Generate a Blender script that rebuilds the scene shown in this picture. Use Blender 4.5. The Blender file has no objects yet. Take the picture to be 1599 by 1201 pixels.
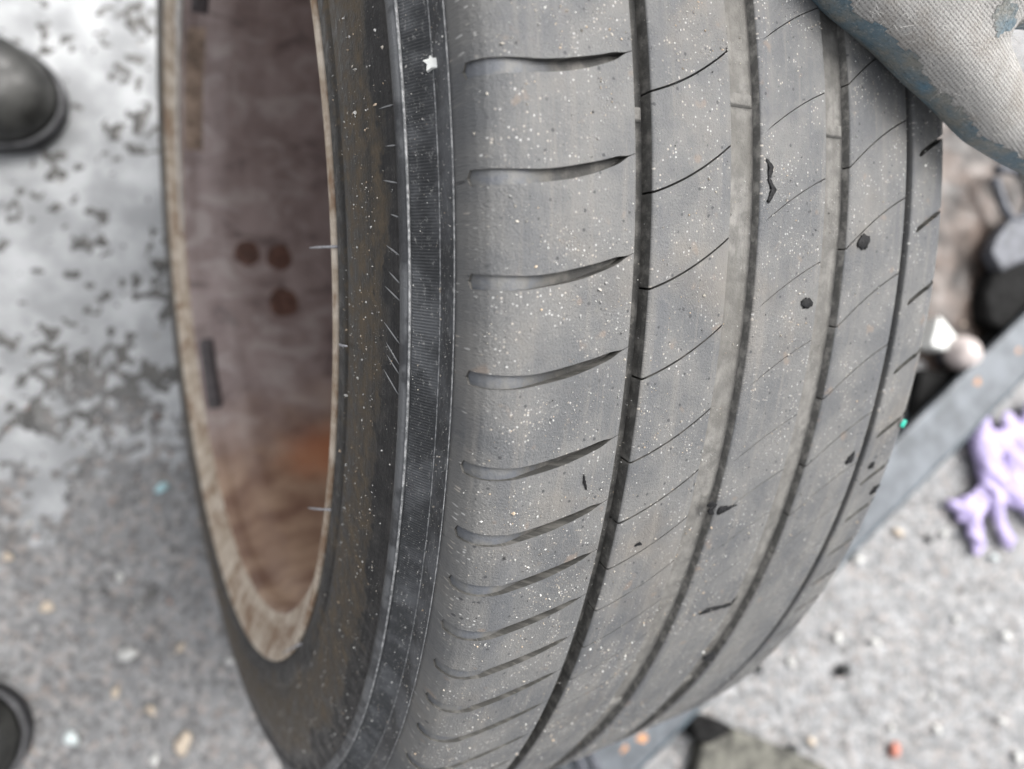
import bpy, bmesh, math, random
import numpy as np
from mathutils import Vector, Matrix
random.seed(7); RNG = np.random.default_rng(7)
R_ = math.radians
sc = bpy.context.scene
COL = sc.collection

# ------------------------------------------------------------------ camera
# the place in camera terms: x right, y down, z into the picture; the wheel's axle and hub as measured
FPX, IW, IH = 1150.0, 1599.0, 1201.0
C_HUB = np.array([-0.09238159, -0.09491906, 0.51157709])
AX = np.array([0.8640023, -0.08446869, 0.49635176])
UU = np.array([0.49399659, -0.0482953, -0.8681215])
VV = np.array([0.0973005, 0.995255, 0.0])
n = np.array([math.sin(R_(15)), -0.08, -math.cos(R_(15))]); n /= np.linalg.norm(n)
CAM_H = 0.862
yw = np.array([0, -1.0, 0]); yw -= n * (yw @ n); yw /= np.linalg.norm(yw)
xw = np.cross(yw, n)
M = np.stack([xw, yw, n])                      # camera -> world rotation
def W(p): return M @ np.asarray(p, float) + np.array([0, 0, CAM_H])
def px(x, y, z): return W([(x - IW / 2) / FPX * z, (y - IH / 2) / FPX * z, z])
def gp(x, y, h=0.0):                            # point of height h above the ground seen at x, y
    d = M @ np.array([(x - IW / 2) / FPX, (y - IH / 2) / FPX, 1.0])
    t = (h - CAM_H) / d[2]
    return np.array([d[0] * t, d[1] * t, h])
cam = bpy.data.cameras.new('camera'); camo = bpy.data.objects.new('camera', cam); COL.objects.link(camo)
mw = Matrix.Identity(4)
for i, v in enumerate((M @ [1, 0, 0], M @ [0, -1, 0], M @ [0, 0, -1])):
    for j in range(3): mw[j][i] = v[j]
mw[2][3] = CAM_H
camo.matrix_world = mw
cam.sensor_width = 36; cam.lens = FPX / IW * 36; cam.clip_start = 0.01; cam.clip_end = 200
cam.dof.use_dof = True; cam.dof.focus_distance = 0.212; cam.dof.aperture_fstop = 7.0
sc.camera = camo
sc.cycles.use_denoising = True; sc.cycles.denoiser = 'OPENIMAGEDENOISE'; sc.cycles.denoising_input_passes = 'RGB_ALBEDO_NORMAL'; sc.cycles.denoising_prefilter = 'ACCURATE'

# ------------------------------------------------------------------ sky, sun, exposure
SUN_EL, SUN_AZ = R_(58), R_(35)                 # azimuth from +x (picture right) towards +y (picture up)
world = bpy.data.worlds.new('World'); sc.world = world; world.use_nodes = True
nt = world.node_tree; nt.nodes.clear()
sky = nt.nodes.new('ShaderNodeTexSky'); sky.sky_type = 'NISHITA'; sky.sun_disc = False
sky.sun_elevation = SUN_EL; sky.sun_rotation = R_(90) - SUN_AZ
sky.dust_density = 6; sky.air_density = 1.0; sky.ozone_density = 1.0
hs = nt.nodes.new('ShaderNodeHueSaturation'); hs.inputs['Saturation'].default_value = 0.16
bg = nt.nodes.new('ShaderNodeBackground'); bg.inputs['Strength'].default_value = 0.12
wo = nt.nodes.new('ShaderNodeOutputWorld')
nt.links.new(sky.outputs[0], hs.inputs['Color']); nt.links.new(hs.outputs[0], bg.inputs['Color']); nt.links.new(bg.outputs[0], wo.inputs[0])
sun = bpy.data.lights.new('sun', 'SUN'); sun.energy = 1.1; sun.angle = R_(35); sun.color = (1, 0.97, 0.93)
suno = bpy.data.objects.new('sun', sun); COL.objects.link(suno)
sd = Vector((math.cos(SUN_EL) * math.cos(SUN_AZ), math.cos(SUN_EL) * math.sin(SUN_AZ), math.sin(SUN_EL)))
suno.rotation_euler = sd.to_track_quat('Z', 'Y').to_euler()
sc.view_settings.view_transform = 'Standard'; sc.view_settings.look = 'None'
sc.view_settings.exposure = 1.2; sc.view_settings.gamma = 1.0; sc.view_settings.use_curve_mapping = False

# ------------------------------------------------------------------ helpers
def tag(o, label=None, cat=None, group=None, kind=None):
    for k, v in (('label', label), ('category', cat), ('group', group), ('kind', kind)):
        if v: o[k] = v
    return o
def mesh_obj(name, verts, faces, mat, parent=None, smooth=True, uvs=None, attrs=None, mat2=None, midx=None):
    me = bpy.data.meshes.new(name)
    me.from_pydata([tuple(v) for v in verts], [], [tuple(f) for f in faces])
    if uvs is not None:
        uv = me.uv_layers.new(name='UVMap'); li = np.zeros(len(me.loops), int); me.loops.foreach_get('vertex_index', li)
        uv.data.foreach_set('uv', np.asarray(uvs, np.float32)[li].ravel())
    for nm, (typ, arr) in (attrs or {}).items():
        a = me.attributes.new(nm, typ, 'POINT')
        if typ == 'FLOAT': a.data.foreach_set('value', np.asarray(arr, np.float32))
        else: a.data.foreach_set('color', np.asarray(arr, np.float32).ravel())
    if smooth: me.polygons.foreach_set('use_smooth', [True] * len(me.polygons))
    if mat: me.materials.append(mat)
    if mat2: me.materials.append(mat2); me.polygons.foreach_set('material_index', np.asarray(midx, np.int32))
    o = bpy.data.objects.new(name, me); COL.objects.link(o); o.parent = parent
    return o
def empty(name, mat4):
    o = bpy.data.objects.new(name, None); COL.objects.link(o); o.matrix_world = mat4; o.empty_display_size = 0.05
    return o
def hash2(ix, iy, seed):
    h = (ix.astype(np.int64) * 374761393 + iy.astype(np.int64) * 668265263 + seed * 974634777) & 0xffffffff
    h = ((h ^ (h >> 13)) * 1274126177) & 0xffffffff
    return ((h ^ (h >> 16)) & 0xffff) / 65535.0
def vnoise(x, y, seed=0):
    ix, iy = np.floor(x), np.floor(y); fx, fy = x - ix, y - iy
    fx = fx * fx * (3 - 2 * fx); fy = fy * fy * (3 - 2 * fy)
    a, b = hash2(ix, iy, seed), hash2(ix + 1, iy, seed); c, d = hash2(ix, iy + 1, seed), hash2(ix + 1, iy + 1, seed)
    return (a * (1 - fx) + b * fx) * (1 - fy) + (c * (1 - fx) + d * fx) * fy
def sstep(x, a, b):
    t = np.clip((x - a) / (b - a), 0, 1); return t * t * (3 - 2 * t)

class Mat:
    """small node-graph builder"""
    def __init__(s, name, rough=0.6, spec=0.5):
        s.m = bpy.data.materials.new(name); s.m.use_nodes = True; s.t = s.m.node_tree; s.b = s.t.nodes['Principled BSDF']
        s.b.inputs['Roughness'].default_value = rough; s.b.inputs['Specular IOR Level'].default_value = spec
    def N(s, t, **k):
        nd = s.t.nodes.new(t)
        for a, v in k.items(): setattr(nd, a, v)
        return nd
    def L(s, a, b): s.t.links.new(a, b)
    def uv(s, sx=1, sy=1):
        u = s.N('ShaderNodeUVMap'); m = s.N('ShaderNodeMapping'); m.inputs['Scale'].default_value = (sx, sy, 1); s.L(u.outputs[0], m.inputs[0]); return m.outputs[0]
    def oc(s, sx=1, sy=None, sz=None):
        u = s.N('ShaderNodeTexCoord'); m = s.N('ShaderNodeMapping'); m.inputs['Scale'].default_value = (sx, sy or sx, sz or sx); s.L(u.outputs['Object'], m.inputs[0]); return m.outputs[0]
    def noise(s, vec, scale, detail=3, rough=0.55, dist=0):
        t = s.N('ShaderNodeTexNoise'); t.inputs['Scale'].default_value = scale; t.inputs['Detail'].default_value = detail
        t.inputs['Roughness'].default_value = rough; t.inputs['Distortion'].default_value = dist; s.L(vec, t.inputs['Vector']); return t.outputs['Fac']
    def voro(s, vec, scale, out='Distance', feat='F1'):
        t = s.N('ShaderNodeTexVoronoi', feature=feat); t.inputs['Scale'].default_value = scale; s.L(vec, t.inputs['Vector']); return t.outputs[out]
    def ramp(s, fac, a, b, lo=0.0, hi=1.0):
        t = s.N('ShaderNodeMapRange', interpolation_type='SMOOTHSTEP'); s.L(fac, t.inputs[0])
        for i, v in ((1, a), (2, b), (3, lo), (4, hi)): t.inputs[i].default_value = v
        return t.outputs[0]
    def mix(s, fac, a, b, mode='MIX'):
        t = s.N('ShaderNodeMix', data_type='RGBA', blend_type=mode)
        for sock, v in ((t.inputs[0], fac), (t.inputs[6], a), (t.inputs[7], b)):
            if hasattr(v, 'is_output'): s.L(v, sock)
            elif isinstance(v, (int, float)): sock.default_value = v
            else: sock.default_value = (*v, 1)
        return t.outputs[2]
    def math(s, op, a, b=0.0):
        t = s.N('ShaderNodeMath', operation=op)
        for sock, v in ((t.inputs[0], a), (t.inputs[1], b)):
            if hasattr(v, 'is_output'): s.L(v, sock)
            else: sock.default_value = v
        return t.outputs[0]
    def attr(s, name, out='Fac'):
        t = s.N('ShaderNodeAttribute'); t.attribute_name = name; return t.outputs[out]
    def color(s, v):
        if hasattr(v, 'is_output'): s.L(v, s.b.inputs['Base Color'])
        else: s.b.inputs['Base Color'].default_value = (*v, 1)
        return s
    def rough(s, v): s.L(v, s.b.inputs['Roughness']); return s
    def bump(s, h, dist, strength=1.0):
        t = s.N('ShaderNodeBump'); t.inputs['Distance'].default_value = dist; t.inputs['Strength'].default_value = strength
        s.L(h, t.inputs['Height'])
        prev = s.b.inputs['Normal'].links
        if prev: s.L(prev[0].from_socket, t.inputs['Normal'])
        s.L(t.outputs[0], s.b.inputs['Normal']); return s

# ------------------------------------------------------------------ materials
def m_tread():
    k = Mat('worn_rubber', 0.62, 0.35); v = k.uv()
    big = k.noise(v, 38, 4, 0.6); mid = k.noise(v, 260, 4, 0.65); fine = k.noise(v, 1500, 3, 0.7)
    streak = k.noise(k.uv(14, 260), 1.0, 3, 0.6)
    c = k.mix(k.ramp(big, 0.35, 0.65), (0.109, 0.112, 0.116), (0.162, 0.161, 0.157))
    c = k.mix(k.ramp(streak, 0.50, 0.72, 0, 0.5), c, (0.205, 0.195, 0.18))
    c = k.mix(k.ramp(k.noise(k.uv(5, 90), 1.0, 3), 0.55, 0.68, 0, 0.5), c, (0.10, 0.105, 0.115))
    c = k.mix(k.ramp(mid, 0.55, 0.75, 0, 0.5), c, (0.215, 0.21, 0.20))
    c = k.mix(k.ramp(fine, 0.60, 0.74, 0, 0.5), c, (0.055, 0.058, 0.064))
    c = k.mix(k.ramp(k.noise(v, 120, 2), 0.66, 0.74, 0, 0.35), c, (0.26, 0.19, 0.14))
    c = k.mix(k.ramp(k.noise(v, 17, 4, 0.65), 0.52, 0.72, 0, 0.42), c, (0.20, 0.178, 0.15))
    vd = k.voro(v, 420); vc = k.N('ShaderNodeSeparateColor'); k.L(k.voro(v, 420, 'Color'), vc.inputs[0])
    pit = k.math('MULTIPLY', k.ramp(vd, 0.26, 0.14), k.ramp(vc.outputs[0], 0.80, 0.84))
    c = k.mix(k.math('MULTIPLY', pit, 0.8), c, (0.045, 0.046, 0.05))
    vd2 = k.voro(v, 1100); vc2 = k.N('ShaderNodeSeparateColor'); k.L(k.voro(v, 1100, 'Color'), vc2.inputs[0])
    spk = k.math('MULTIPLY', k.ramp(vd2, 0.42, 0.22), k.ramp(vc2.outputs[1], 0.74, 0.78))
    spk = k.math('MULTIPLY', spk, k.ramp(k.noise(v, 75, 3), 0.42, 0.62))
    c = k.mix(k.math('MULTIPLY', spk, 0.8), c, k.mix(vc2.outputs[2], (0.44, 0.40, 0.35), (0.52, 0.52, 0.51)))
    k.color(c); k.rough(k.ramp(mid, 0.3, 0.7, 0.5, 0.75))
    k.bump(fine, 0.0005, 0.9).bump(mid, 0.0006, 0.5); return k.m
def m_groove():
    k = Mat('groove_dust', 0.8, 0.2); v = k.uv()
    mid = k.noise(v, 180, 4, 0.65); fine = k.noise(v, 1300, 3, 0.7); st = k.noise(k.uv(10, 500), 1, 3); v8 = k.noise(v, 34, 3)
    c = k.mix(k.ramp(mid, 0.35, 0.7), (0.13, 0.127, 0.12), (0.225, 0.218, 0.205))
    c = k.mix(k.ramp(st, 0.45, 0.7, 0, 0.5), c, (0.12, 0.115, 0.106)); c = k.mix(k.ramp(v8, 0.45, 0.65, 0, 0.5), c, (0.115, 0.11, 0.10))
    c = k.mix(k.ramp(fine, 0.62, 0.72, 0, 0.7), c, (0.06, 0.058, 0.055))
    k.color(c).bump(fine, 0.0005, 0.6).bump(mid, 0.0007, 0.5); return k.m
def m_groove_dark(name='groove_rubber', g=1.0):
    k = Mat(name, 0.6, 0.3); v = k.uv()
    mid = k.noise(v, 200, 4, 0.65); fine = k.noise(v, 1300, 3, 0.7)
    c = k.mix(k.ramp(mid, 0.42, 0.7), (0.055 * g, 0.054 * g, 0.051 * g), (0.145 * g, 0.14 * g, 0.13 * g))
    c = k.mix(k.ramp(fine, 0.62, 0.72, 0, 0.6), c, (0.32, 0.30, 0.27))
    k.color(c).bump(fine, 0.0005, 0.6); return k.m
def m_sidewall():
    # uv: u = metres round the tyre, v = radius in metres
    k = Mat('sidewall_rubber', 0.5, 0.32); v = k.uv()
    sep = k.N('ShaderNodeSeparateXYZ'); k.L(k.uv(), sep.inputs[0]); r = sep.outputs[1]
    n1 = k.noise(v, 26, 5, 0.65); n2 = k.noise(v, 130, 4, 0.65); n3 = k.noise(v, 1100, 3, 0.7); st = k.noise(k.uv(9, 420), 1, 4, 0.6)
    rr = k.math('ADD', r, k.math('MULTIPLY', k.math('SUBTRACT', n1, 0.5), 0.040))
    rr = k.math('ADD', rr, k.math('MULTIPLY', k.math('SUBTRACT', n2, 0.5), 0.022))
    rub = k.mix(k.ramp(st, 0.4, 0.7), (0.020, 0.020, 0.020), (0.066, 0.065, 0.062))
    dirt = k.mix(k.ramp(n2, 0.35, 0.7), (0.026, 0.023, 0.019), (0.122, 0.092, 0.058))
    m_in = k.ramp(rr, 0.257, 0.270); m_out = k.ramp(rr, 0.292, 0.297, 1, 0)
    mask = k.math('MULTIPLY', m_in, m_out)
    c = k.mix(k.math('MULTIPLY', mask, 0.9), rub, dirt)
    c = k.mix(k.ramp(rr, 0.294, 0.298, 0, 0.85), c, (0.018, 0.018, 0.019))
    c = k.mix(k.ramp(r, 0.3042, 0.3046, 0, 1), c, k.mix(k.ramp(n1, 0.46, 0.54), (0.05, 0.052, 0.056), (0.12, 0.124, 0.13)))
    c = k.mix(k.ramp(n3, 0.64, 0.74, 0, 0.45), c, (0.30, 0.28, 0.24))
    c = k.mix(k.ramp(rr, 0.264, 0.254, 0, 0.65), c, (0.02, 0.02, 0.02))  # black bead rubber, with the shadow ring below the lip put into the colour
    k.color(c); k.rough(k.ramp(n2, 0.3, 0.7, 0.28, 0.62))
    k.bump(st, 0.0006, 0.6).bump(n2, 0.0012, 0.5).bump(n3, 0.0004, 0.5); return k.m
def m_band():
    k = Mat('band_rubber', 0.5, 0.4); v = k.uv()
    n2 = k.noise(v, 60, 4, 0.65); n3 = k.noise(v, 900, 3, 0.75); sc2 = k.noise(k.uv(300, 900), 1, 4, 0.8)
    c = k.mix(k.ramp(n2, 0.4, 0.65), (0.034, 0.036, 0.039), (0.095, 0.099, 0.106))
    c = k.mix(k.ramp(sc2, 0.56, 0.68, 0, 0.6), c, (0.36, 0.36, 0.35))
    c = k.mix(k.ramp(n3, 0.64, 0.72, 0, 0.6), c, (0.36, 0.35, 0.33))
    k.color(c).bump(n3, 0.0003, 0.5); return k.m
def m_line():
    k = Mat('scuffed_edge', 0.6, 0.4); v = k.uv(); nn = k.noise(v, 420, 4, 0.7)
    k.color(k.mix(k.ramp(nn, 0.38, 0.66), (0.13, 0.135, 0.14), (0.40, 0.405, 0.41))).bump(nn, 0.0004, 0.8); return k.m
def m_lip():
    k = Mat('corroded_lip', 0.5, 0.5); v = k.uv()
    st = k.noise(k.uv(70, 45), 1, 4, 0.6); n2 = k.noise(k.uv(22, 60), 1, 4, 0.7); n3 = k.noise(v, 700, 3, 0.7)
    c = k.mix(k.ramp(st, 0.32, 0.68), (0.40, 0.315, 0.23), (0.68, 0.60, 0.50))
    c = k.mix(k.ramp(n2, 0.46, 0.64, 0, 0.85), c, (0.23, 0.13, 0.068))
    c = k.mix(k.ramp(n3, 0.64, 0.74, 0, 0.7), c, (0.62, 0.59, 0.54))
    k.color(c); k.b.inputs['Metallic'].default_value = 0.15; k.bump(n3, 0.0004, 0.4).bump(n2, 0.0008, 0.3); return k.m
def m_barrel():
    k = Mat('brake_dusted_barrel', 0.36, 0.6); v = k.uv()
    st = k.noise(k.uv(9, 30), 1, 5, 0.65); n4 = k.noise(v, 22, 4, 0.65, 0.6); n1 = k.noise(v, 9, 4, 0.6, 0.5); n2 = k.noise(v, 55, 4, 0.6); n3 = k.noise(v, 240, 3, 0.6)
    c = k.mix(k.ramp(st, 0.35, 0.68), (0.23, 0.172, 0.16), (0.33, 0.26, 0.245))
    c = k.mix(k.ramp(n4, 0.50, 0.66, 0, 0.75), c, (0.42, 0.36, 0.34)); c = k.mix(k.ramp(n4, 0.46, 0.34, 0, 0.7), c, (0.115, 0.082, 0.078))
    at = k.attr('rust')
    sep = k.N('ShaderNodeSeparateXYZ'); k.L(k.uv(), sep.inputs[0])
    rz = k.math('ADD', at, k.math('MULTIPLY', k.math('SUBTRACT', n1, 0.5), 0.9))
    c = k.mix(k.ramp(rz, 0.20, 1.0, 0, 0.95), c, k.mix(k.ramp(k.noise(k.uv(20, 26), 1, 3, 0.5), 0.28, 0.72), (0.20, 0.105, 0.068), (0.46, 0.31, 0.21)))
    c = k.mix(k.ramp(k.math('ADD', k.attr('orange'), k.math('MULTIPLY', k.math('SUBTRACT', n2, 0.5), 0.6)), 0.25, 1.15, 0, 0.75), c, (0.50, 0.19, 0.085))
    c = k.mix(k.ramp(n2, 0.62, 0.74, 0, 0.45), c, (0.36, 0.27, 0.22))
    c = k.mix(k.ramp(n3, 0.70, 0.78, 0, 0.6), c, (0.5, 0.42, 0.36))
    k.color(c); k.rough(k.ramp(n2, 0.3, 0.7, 0.3, 0.55)); k.bump(n2, 0.0006, 0.3); return k.m
def m_simple(name, col, rough=0.5, spec=0.5, metal=0.0, var=0.25, scale=60, bump=0.0004):
    k = Mat(name, rough, spec); v = k.oc(); a = k.noise(v, scale, 4, 0.65)
    lo = tuple(x * (1 - var) for x in col); hi = tuple(min(1, x * (1 + var)) for x in col)
    k.color(k.mix(k.ramp(a, 0.35, 0.65), lo, hi)); k.b.inputs['Metallic'].default_value = metal
    k.rough(k.ramp(k.noise(v, scale * 2.3, 3), 0.3, 0.7, max(0.03, rough - 0.12), min(1, rough + 0.12)))
    if bump: k.bump(a, bump, 0.6)
    return k.m
def m_attr(name, rough=0.6):
    k = Mat(name, rough, 0.4); k.color(k.attr('Col', 'Color')); return k.m
def m_ground():
    k = Mat('asphalt', 0.6, 0.5); v = k.oc()
    cell = k.voro(v, 190, 'Color'); sepc = k.N('ShaderNodeSeparateColor'); k.L(cell, sepc.inputs[0])
    n1 = k.noise(v, 5, 4, 0.6); n2 = k.noise(v, 34, 5, 0.65); n3 = k.noise(v, 420, 3, 0.7)
    pale = k.attr('pale')
    dry = k.mix(k.ramp(n2, 0.3, 0.7), (0.165, 0.165, 0.167), (0.245, 0.246, 0.25))
    lite = k.mix(k.ramp(n2, 0.3, 0.7), (0.17, 0.174, 0.178), (0.30, 0.305, 0.313))
    c = k.mix(pale, dry, lite)
    c = k.mix(k.math('MULTIPLY', k.ramp(sepc.outputs[0], 0.72, 0.8), 0.5), c, k.mix(sepc.outputs[1], (0.32, 0.25, 0.21), (0.36, 0.36, 0.36)))
    c = k.mix(k.math('MULTIPLY', k.ramp(sepc.outputs[0], 0.25, 0.18), 0.55), c, (0.07, 0.066, 0.062))
    c = k.mix(k.ramp(k.noise(v, 16, 4, 0.6), 0.60, 0.72, 0, 0.75), c, (0.045, 0.042, 0.036))
    c = k.mix(k.math('MULTIPLY', k.attr('wet'), 0.85), c, (0.078, 0.075, 0.069))
    k.color(c); k.rough(k.ramp(k.math('ADD', n1, k.attr('wet')), 0.35, 0.7, 0.6, 0.25))
    k.bump(n3, 0.0012, 0.6).bump(k.voro(v, 190), 0.001, 0.4); return k.m
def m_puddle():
    k = Mat('milky_sky_water', 0.06, 0.7); v = k.oc(); a = k.noise(v, 22, 4, 0.6)
    k.color(k.mix(k.ramp(a, 0.35, 0.7), (0.27, 0.277, 0.283), (0.46, 0.47, 0.478)))  # pale colour carries the sky's reflection as well as milky suds
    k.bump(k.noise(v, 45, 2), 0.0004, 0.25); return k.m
def m_knit():
    k = Mat('cotton_knit', 0.95, 0.1); u = k.N('ShaderNodeUVMap'); sep = k.N('ShaderNodeSeparateXYZ')
    wob = k.noise(k.uv(), 260, 3, 0.6)
    k.L(u.outputs[0], sep.inputs[0])
    x = k.math('ADD', sep.outputs[0], k.math('MULTIPLY', k.math('SUBTRACT', wob, 0.5), 0.0015))
    y = k.math('ADD', sep.outputs[1], k.math('MULTIPLY', k.math('SUBTRACT', wob, 0.5), 0.0009))
    rib = k.math('ABSOLUTE', k.math('SINE', k.math('MULTIPLY', y, math.pi / 0.00145)))
    st = k.math('SINE', k.math('ADD', k.math('MULTIPLY', x, 2 * math.pi / 0.0012), k.math('MULTIPLY', rib, 2.2)))
    h = k.math('ADD', rib, k.math('MULTIPLY', st, 0.28))
    n1 = k.noise(k.uv(), 55, 4, 0.65); n2 = k.noise(k.uv(), 1400, 3, 0.75)
    c = k.mix(k.ramp(h, 0.0, 0.85), (0.30, 0.288, 0.274), (0.50, 0.485, 0.465))
    c = k.mix(k.ramp(n1, 0.46, 0.70, 0, 0.65), c, (0.31, 0.275, 0.24))
    c = k.mix(k.ramp(n2, 0.52, 0.66, 0, 0.6), c, (0.60, 0.59, 0.57))
    k.color(c); k.b.inputs['Sheen Weight'].default_value = 0.25
    k.bump(h, 0.0006, 0.5).bump(n2, 0.0009, 1.0); return k.m
def m_latex():
    k = Mat('worn_latex', 0.6, 0.35); v = k.oc(); a = k.noise(v, 85, 4, 0.65); b = k.noise(v, 900, 3, 0.7); g = k.noise(v, 40, 3, 0.5)
    c = k.mix(k.ramp(a, 0.35, 0.62), (0.22, 0.22, 0.20), (0.125, 0.18, 0.215))
    c = k.mix(k.ramp(g, 0.58, 0.72), c, (0.09, 0.22, 0.32))
    c = k.mix(k.ramp(b, 0.56, 0.70, 0, 0.7), c, (0.06, 0.075, 0.085))
    c = k.mix(k.ramp(b, 0.42, 0.32, 0, 0.6), c, (0.42, 0.41, 0.38))
    k.color(c).bump(b, 0.0007, 0.9).bump(a, 0.001, 0.4); return k.m

def m_slot():
    k = Mat('slot_rubber', 0.55, 0.4); v = k.uv(); a = k.noise(v, 160, 4, 0.6); b = k.noise(v, 1400, 3, 0.7)
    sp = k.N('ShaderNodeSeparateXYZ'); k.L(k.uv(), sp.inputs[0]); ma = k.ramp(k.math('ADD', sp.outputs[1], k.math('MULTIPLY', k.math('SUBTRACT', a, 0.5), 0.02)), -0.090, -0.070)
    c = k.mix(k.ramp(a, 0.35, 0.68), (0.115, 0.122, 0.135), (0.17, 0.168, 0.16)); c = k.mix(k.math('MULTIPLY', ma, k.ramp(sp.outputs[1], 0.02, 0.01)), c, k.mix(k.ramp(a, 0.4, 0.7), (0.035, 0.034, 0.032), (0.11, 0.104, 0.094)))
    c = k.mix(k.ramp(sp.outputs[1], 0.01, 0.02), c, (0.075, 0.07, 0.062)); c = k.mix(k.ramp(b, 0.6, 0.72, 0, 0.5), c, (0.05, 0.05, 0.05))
    k.color(c).bump(b, 0.0004, 0.6); return k.m
MT = dict(wallmid=m_groove_dark('dusty_wall_rubber', 1.75), scale=m_simple('streak_white', (0.62, 0.60, 0.57), 0.45, 0.4, 0, 0.2, 150), slot=m_slot(), tread=m_tread(), groove=m_groove(), grooved=m_groove_dark(), side=m_sidewall(), band=m_band(), line=m_line(), lip=m_lip(), barrel=m_barrel(),  # scale: plain white for the raised streak on the rim lip
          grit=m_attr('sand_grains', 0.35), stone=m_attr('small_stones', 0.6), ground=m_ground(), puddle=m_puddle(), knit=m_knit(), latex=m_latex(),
          weight=m_simple('weight_lead', (0.085, 0.075, 0.078), 0.5, 0.4, 0.1, 0.25, 120),
          glue=m_simple('adhesive_residue', (0.30, 0.225, 0.175), 0.7, 0.3, 0, 0.4, 70),
          rustspot=m_simple('rust_stain', (0.125, 0.066, 0.05), 0.35, 0.5, 0, 0.35, 160),
          hair=m_simple('pale_rubber', (0.40, 0.40, 0.42), 0.6, 0.3, 0, 0.2, 900),
          crumb=m_simple('black_rubber', (0.011, 0.011, 0.012), 0.6, 0.2, 0, 0.4, 500, 0.0006),
          hub=m_simple('dark_alloy', (0.10, 0.085, 0.08), 0.5, 0.5, 0.3),
          steel=m_simple('grey_painted_steel', (0.112, 0.124, 0.138), 0.42, 0.4, 0.1, 0.3, 22, 0.0005),
          steeldark=m_simple('dark_edge_steel', (0.055, 0.075, 0.09), 0.45, 0.5, 0.2, 0.3, 60),
          zinc=m_simple('wet_zinc_steel', (0.085, 0.09, 0.105), 0.42, 0.4, 0.2, 0.25, 60),
          black=m_simple('black_plastic_and_shade', (0.010, 0.010, 0.010), 0.75, 0.12, 0, 0.5, 90, 0.001),
          white=m_simple('white_plastic', (0.80, 0.81, 0.78), 0.25, 0.5, 0, 0.05, 40, 0),
          knob=m_simple('pearly_plastic', (0.52, 0.46, 0.44), 0.16, 0.6, 0, 0.2, 60, 0),
          purple=m_simple('nitrile', (0.43, 0.37, 0.60), 0.5, 0.4, 0, 0.10, 60, 0.0008),
          leather=m_simple('black_leather', (0.026, 0.026, 0.024), 0.45, 0.45, 0, 0.5, 30, 0.0006),
          sole=m_simple('boot_sole', (0.018, 0.018, 0.02), 0.6, 0.4, 0, 0.3, 60),
          welt=m_simple('boot_welt', (0.10, 0.10, 0.105), 0.5, 0.4, 0, 0.3, 60),
          wood=m_simple('wet_board', (0.092, 0.09, 0.077), 0.6, 0.3, 0, 0.6, 34, 0.0012),
          mud=m_simple('brown_mud', (0.068, 0.050, 0.041), 0.5, 0.5, 0, 0.75, 15, 0.004),
          teal=m_simple('teal_plastic', (0.02, 0.42, 0.31), 0.4, 0.5, 0, 0.1, 60, 0),
          orange=m_simple('orange_rust', (0.50, 0.26, 0.13), 0.7, 0.3, 0, 0.2, 90))

# ------------------------------------------------------------------ ground and puddle
def graded(lo, hi, step, far):
    core = np.arange(lo, hi + step / 2, step); out = []; d = step
    x = hi
    while x < far: d *= 1.35; x += d; out.append(x)
    neg = []; d = step; x = lo
    while x > -far: d *= 1.35; x -= d; neg.append(x)
    return np.array(neg[::-1] + list(core) + out)
PC = gp(170, 205)
def basin(x, y):
    dx, dy = (x - PC[0]), (y - PC[1])
    d = np.sqrt((dx / 0.25) ** 2 + (dy / 0.33) ** 2) + (vnoise(x * 11, y * 11, 3) - 0.5) * 0.8 + (vnoise(x * 34, y * 34, 8) - 0.5) * 0.35
    return 1 - sstep(d, 0.45, 1.45)
def gheight(x, y):
    b = basin(x, y)
    h = (vnoise(x * 3, y * 3, 1) - 0.5) * 0.004
    m = vnoise(x * 85, y * 85, 5); f = vnoise(x * 180, y * 180, 9); g = vnoise(x * 26, y * 26, 12)
    rough = (m - 0.5) * 0.0034 + (f - 0.5) * 0.0034 + (g - 0.5) * 0.0028
    return h * (1 - b) + rough * (1 + 0.75 * b) - 0.0040 - 0.0031 * b
gxs, gys = graded(-0.82, 1.02, 0.0032, 22), graded(-0.68, 0.72, 0.0032, 22)
GX, GY = np.meshgrid(gxs, gys); gx, gy = GX.ravel(), GY.ravel()
H = gheight(gx, gy); H = np.where((np.abs(gx) > 1.4) | (np.abs(gy) > 1.4), -0.004, H)
nx, ny = len(gxs), len(gys)
ii = (np.arange(ny - 1)[:, None] * nx + np.arange(nx - 1)[None]).ravel()
gf = np.stack([ii, ii + 1, ii + nx + 1, ii + nx], 1)
wet = np.clip(basin(gx, gy) * 2.2, 0, 1)
palev = sstep(gx + gy * -0.15 + (vnoise(gx * 6, gy * 6, 21) - 0.5) * 0.25, 0.02, 0.32)  # paler to the right: sediment, with wet sky sheen put into the colour
g = mesh_obj('ground', np.stack([gx, gy, H], 1), gf, MT['ground'], attrs={'wet': ('FLOAT', wet), 'pale': ('FLOAT', palev)})
tag(g, kind='structure')
# puddle sheet
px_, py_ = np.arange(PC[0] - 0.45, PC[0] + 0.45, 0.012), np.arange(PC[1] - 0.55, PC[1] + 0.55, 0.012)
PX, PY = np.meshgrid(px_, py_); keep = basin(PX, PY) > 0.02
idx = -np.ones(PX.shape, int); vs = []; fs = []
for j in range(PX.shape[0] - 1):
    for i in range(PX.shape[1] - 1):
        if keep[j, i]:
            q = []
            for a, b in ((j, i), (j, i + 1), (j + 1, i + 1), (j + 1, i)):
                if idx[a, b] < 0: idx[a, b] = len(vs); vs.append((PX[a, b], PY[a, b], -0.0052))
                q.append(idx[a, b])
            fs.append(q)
tag(mesh_obj('puddle', vs, fs, MT['puddle']), kind='structure')

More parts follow.
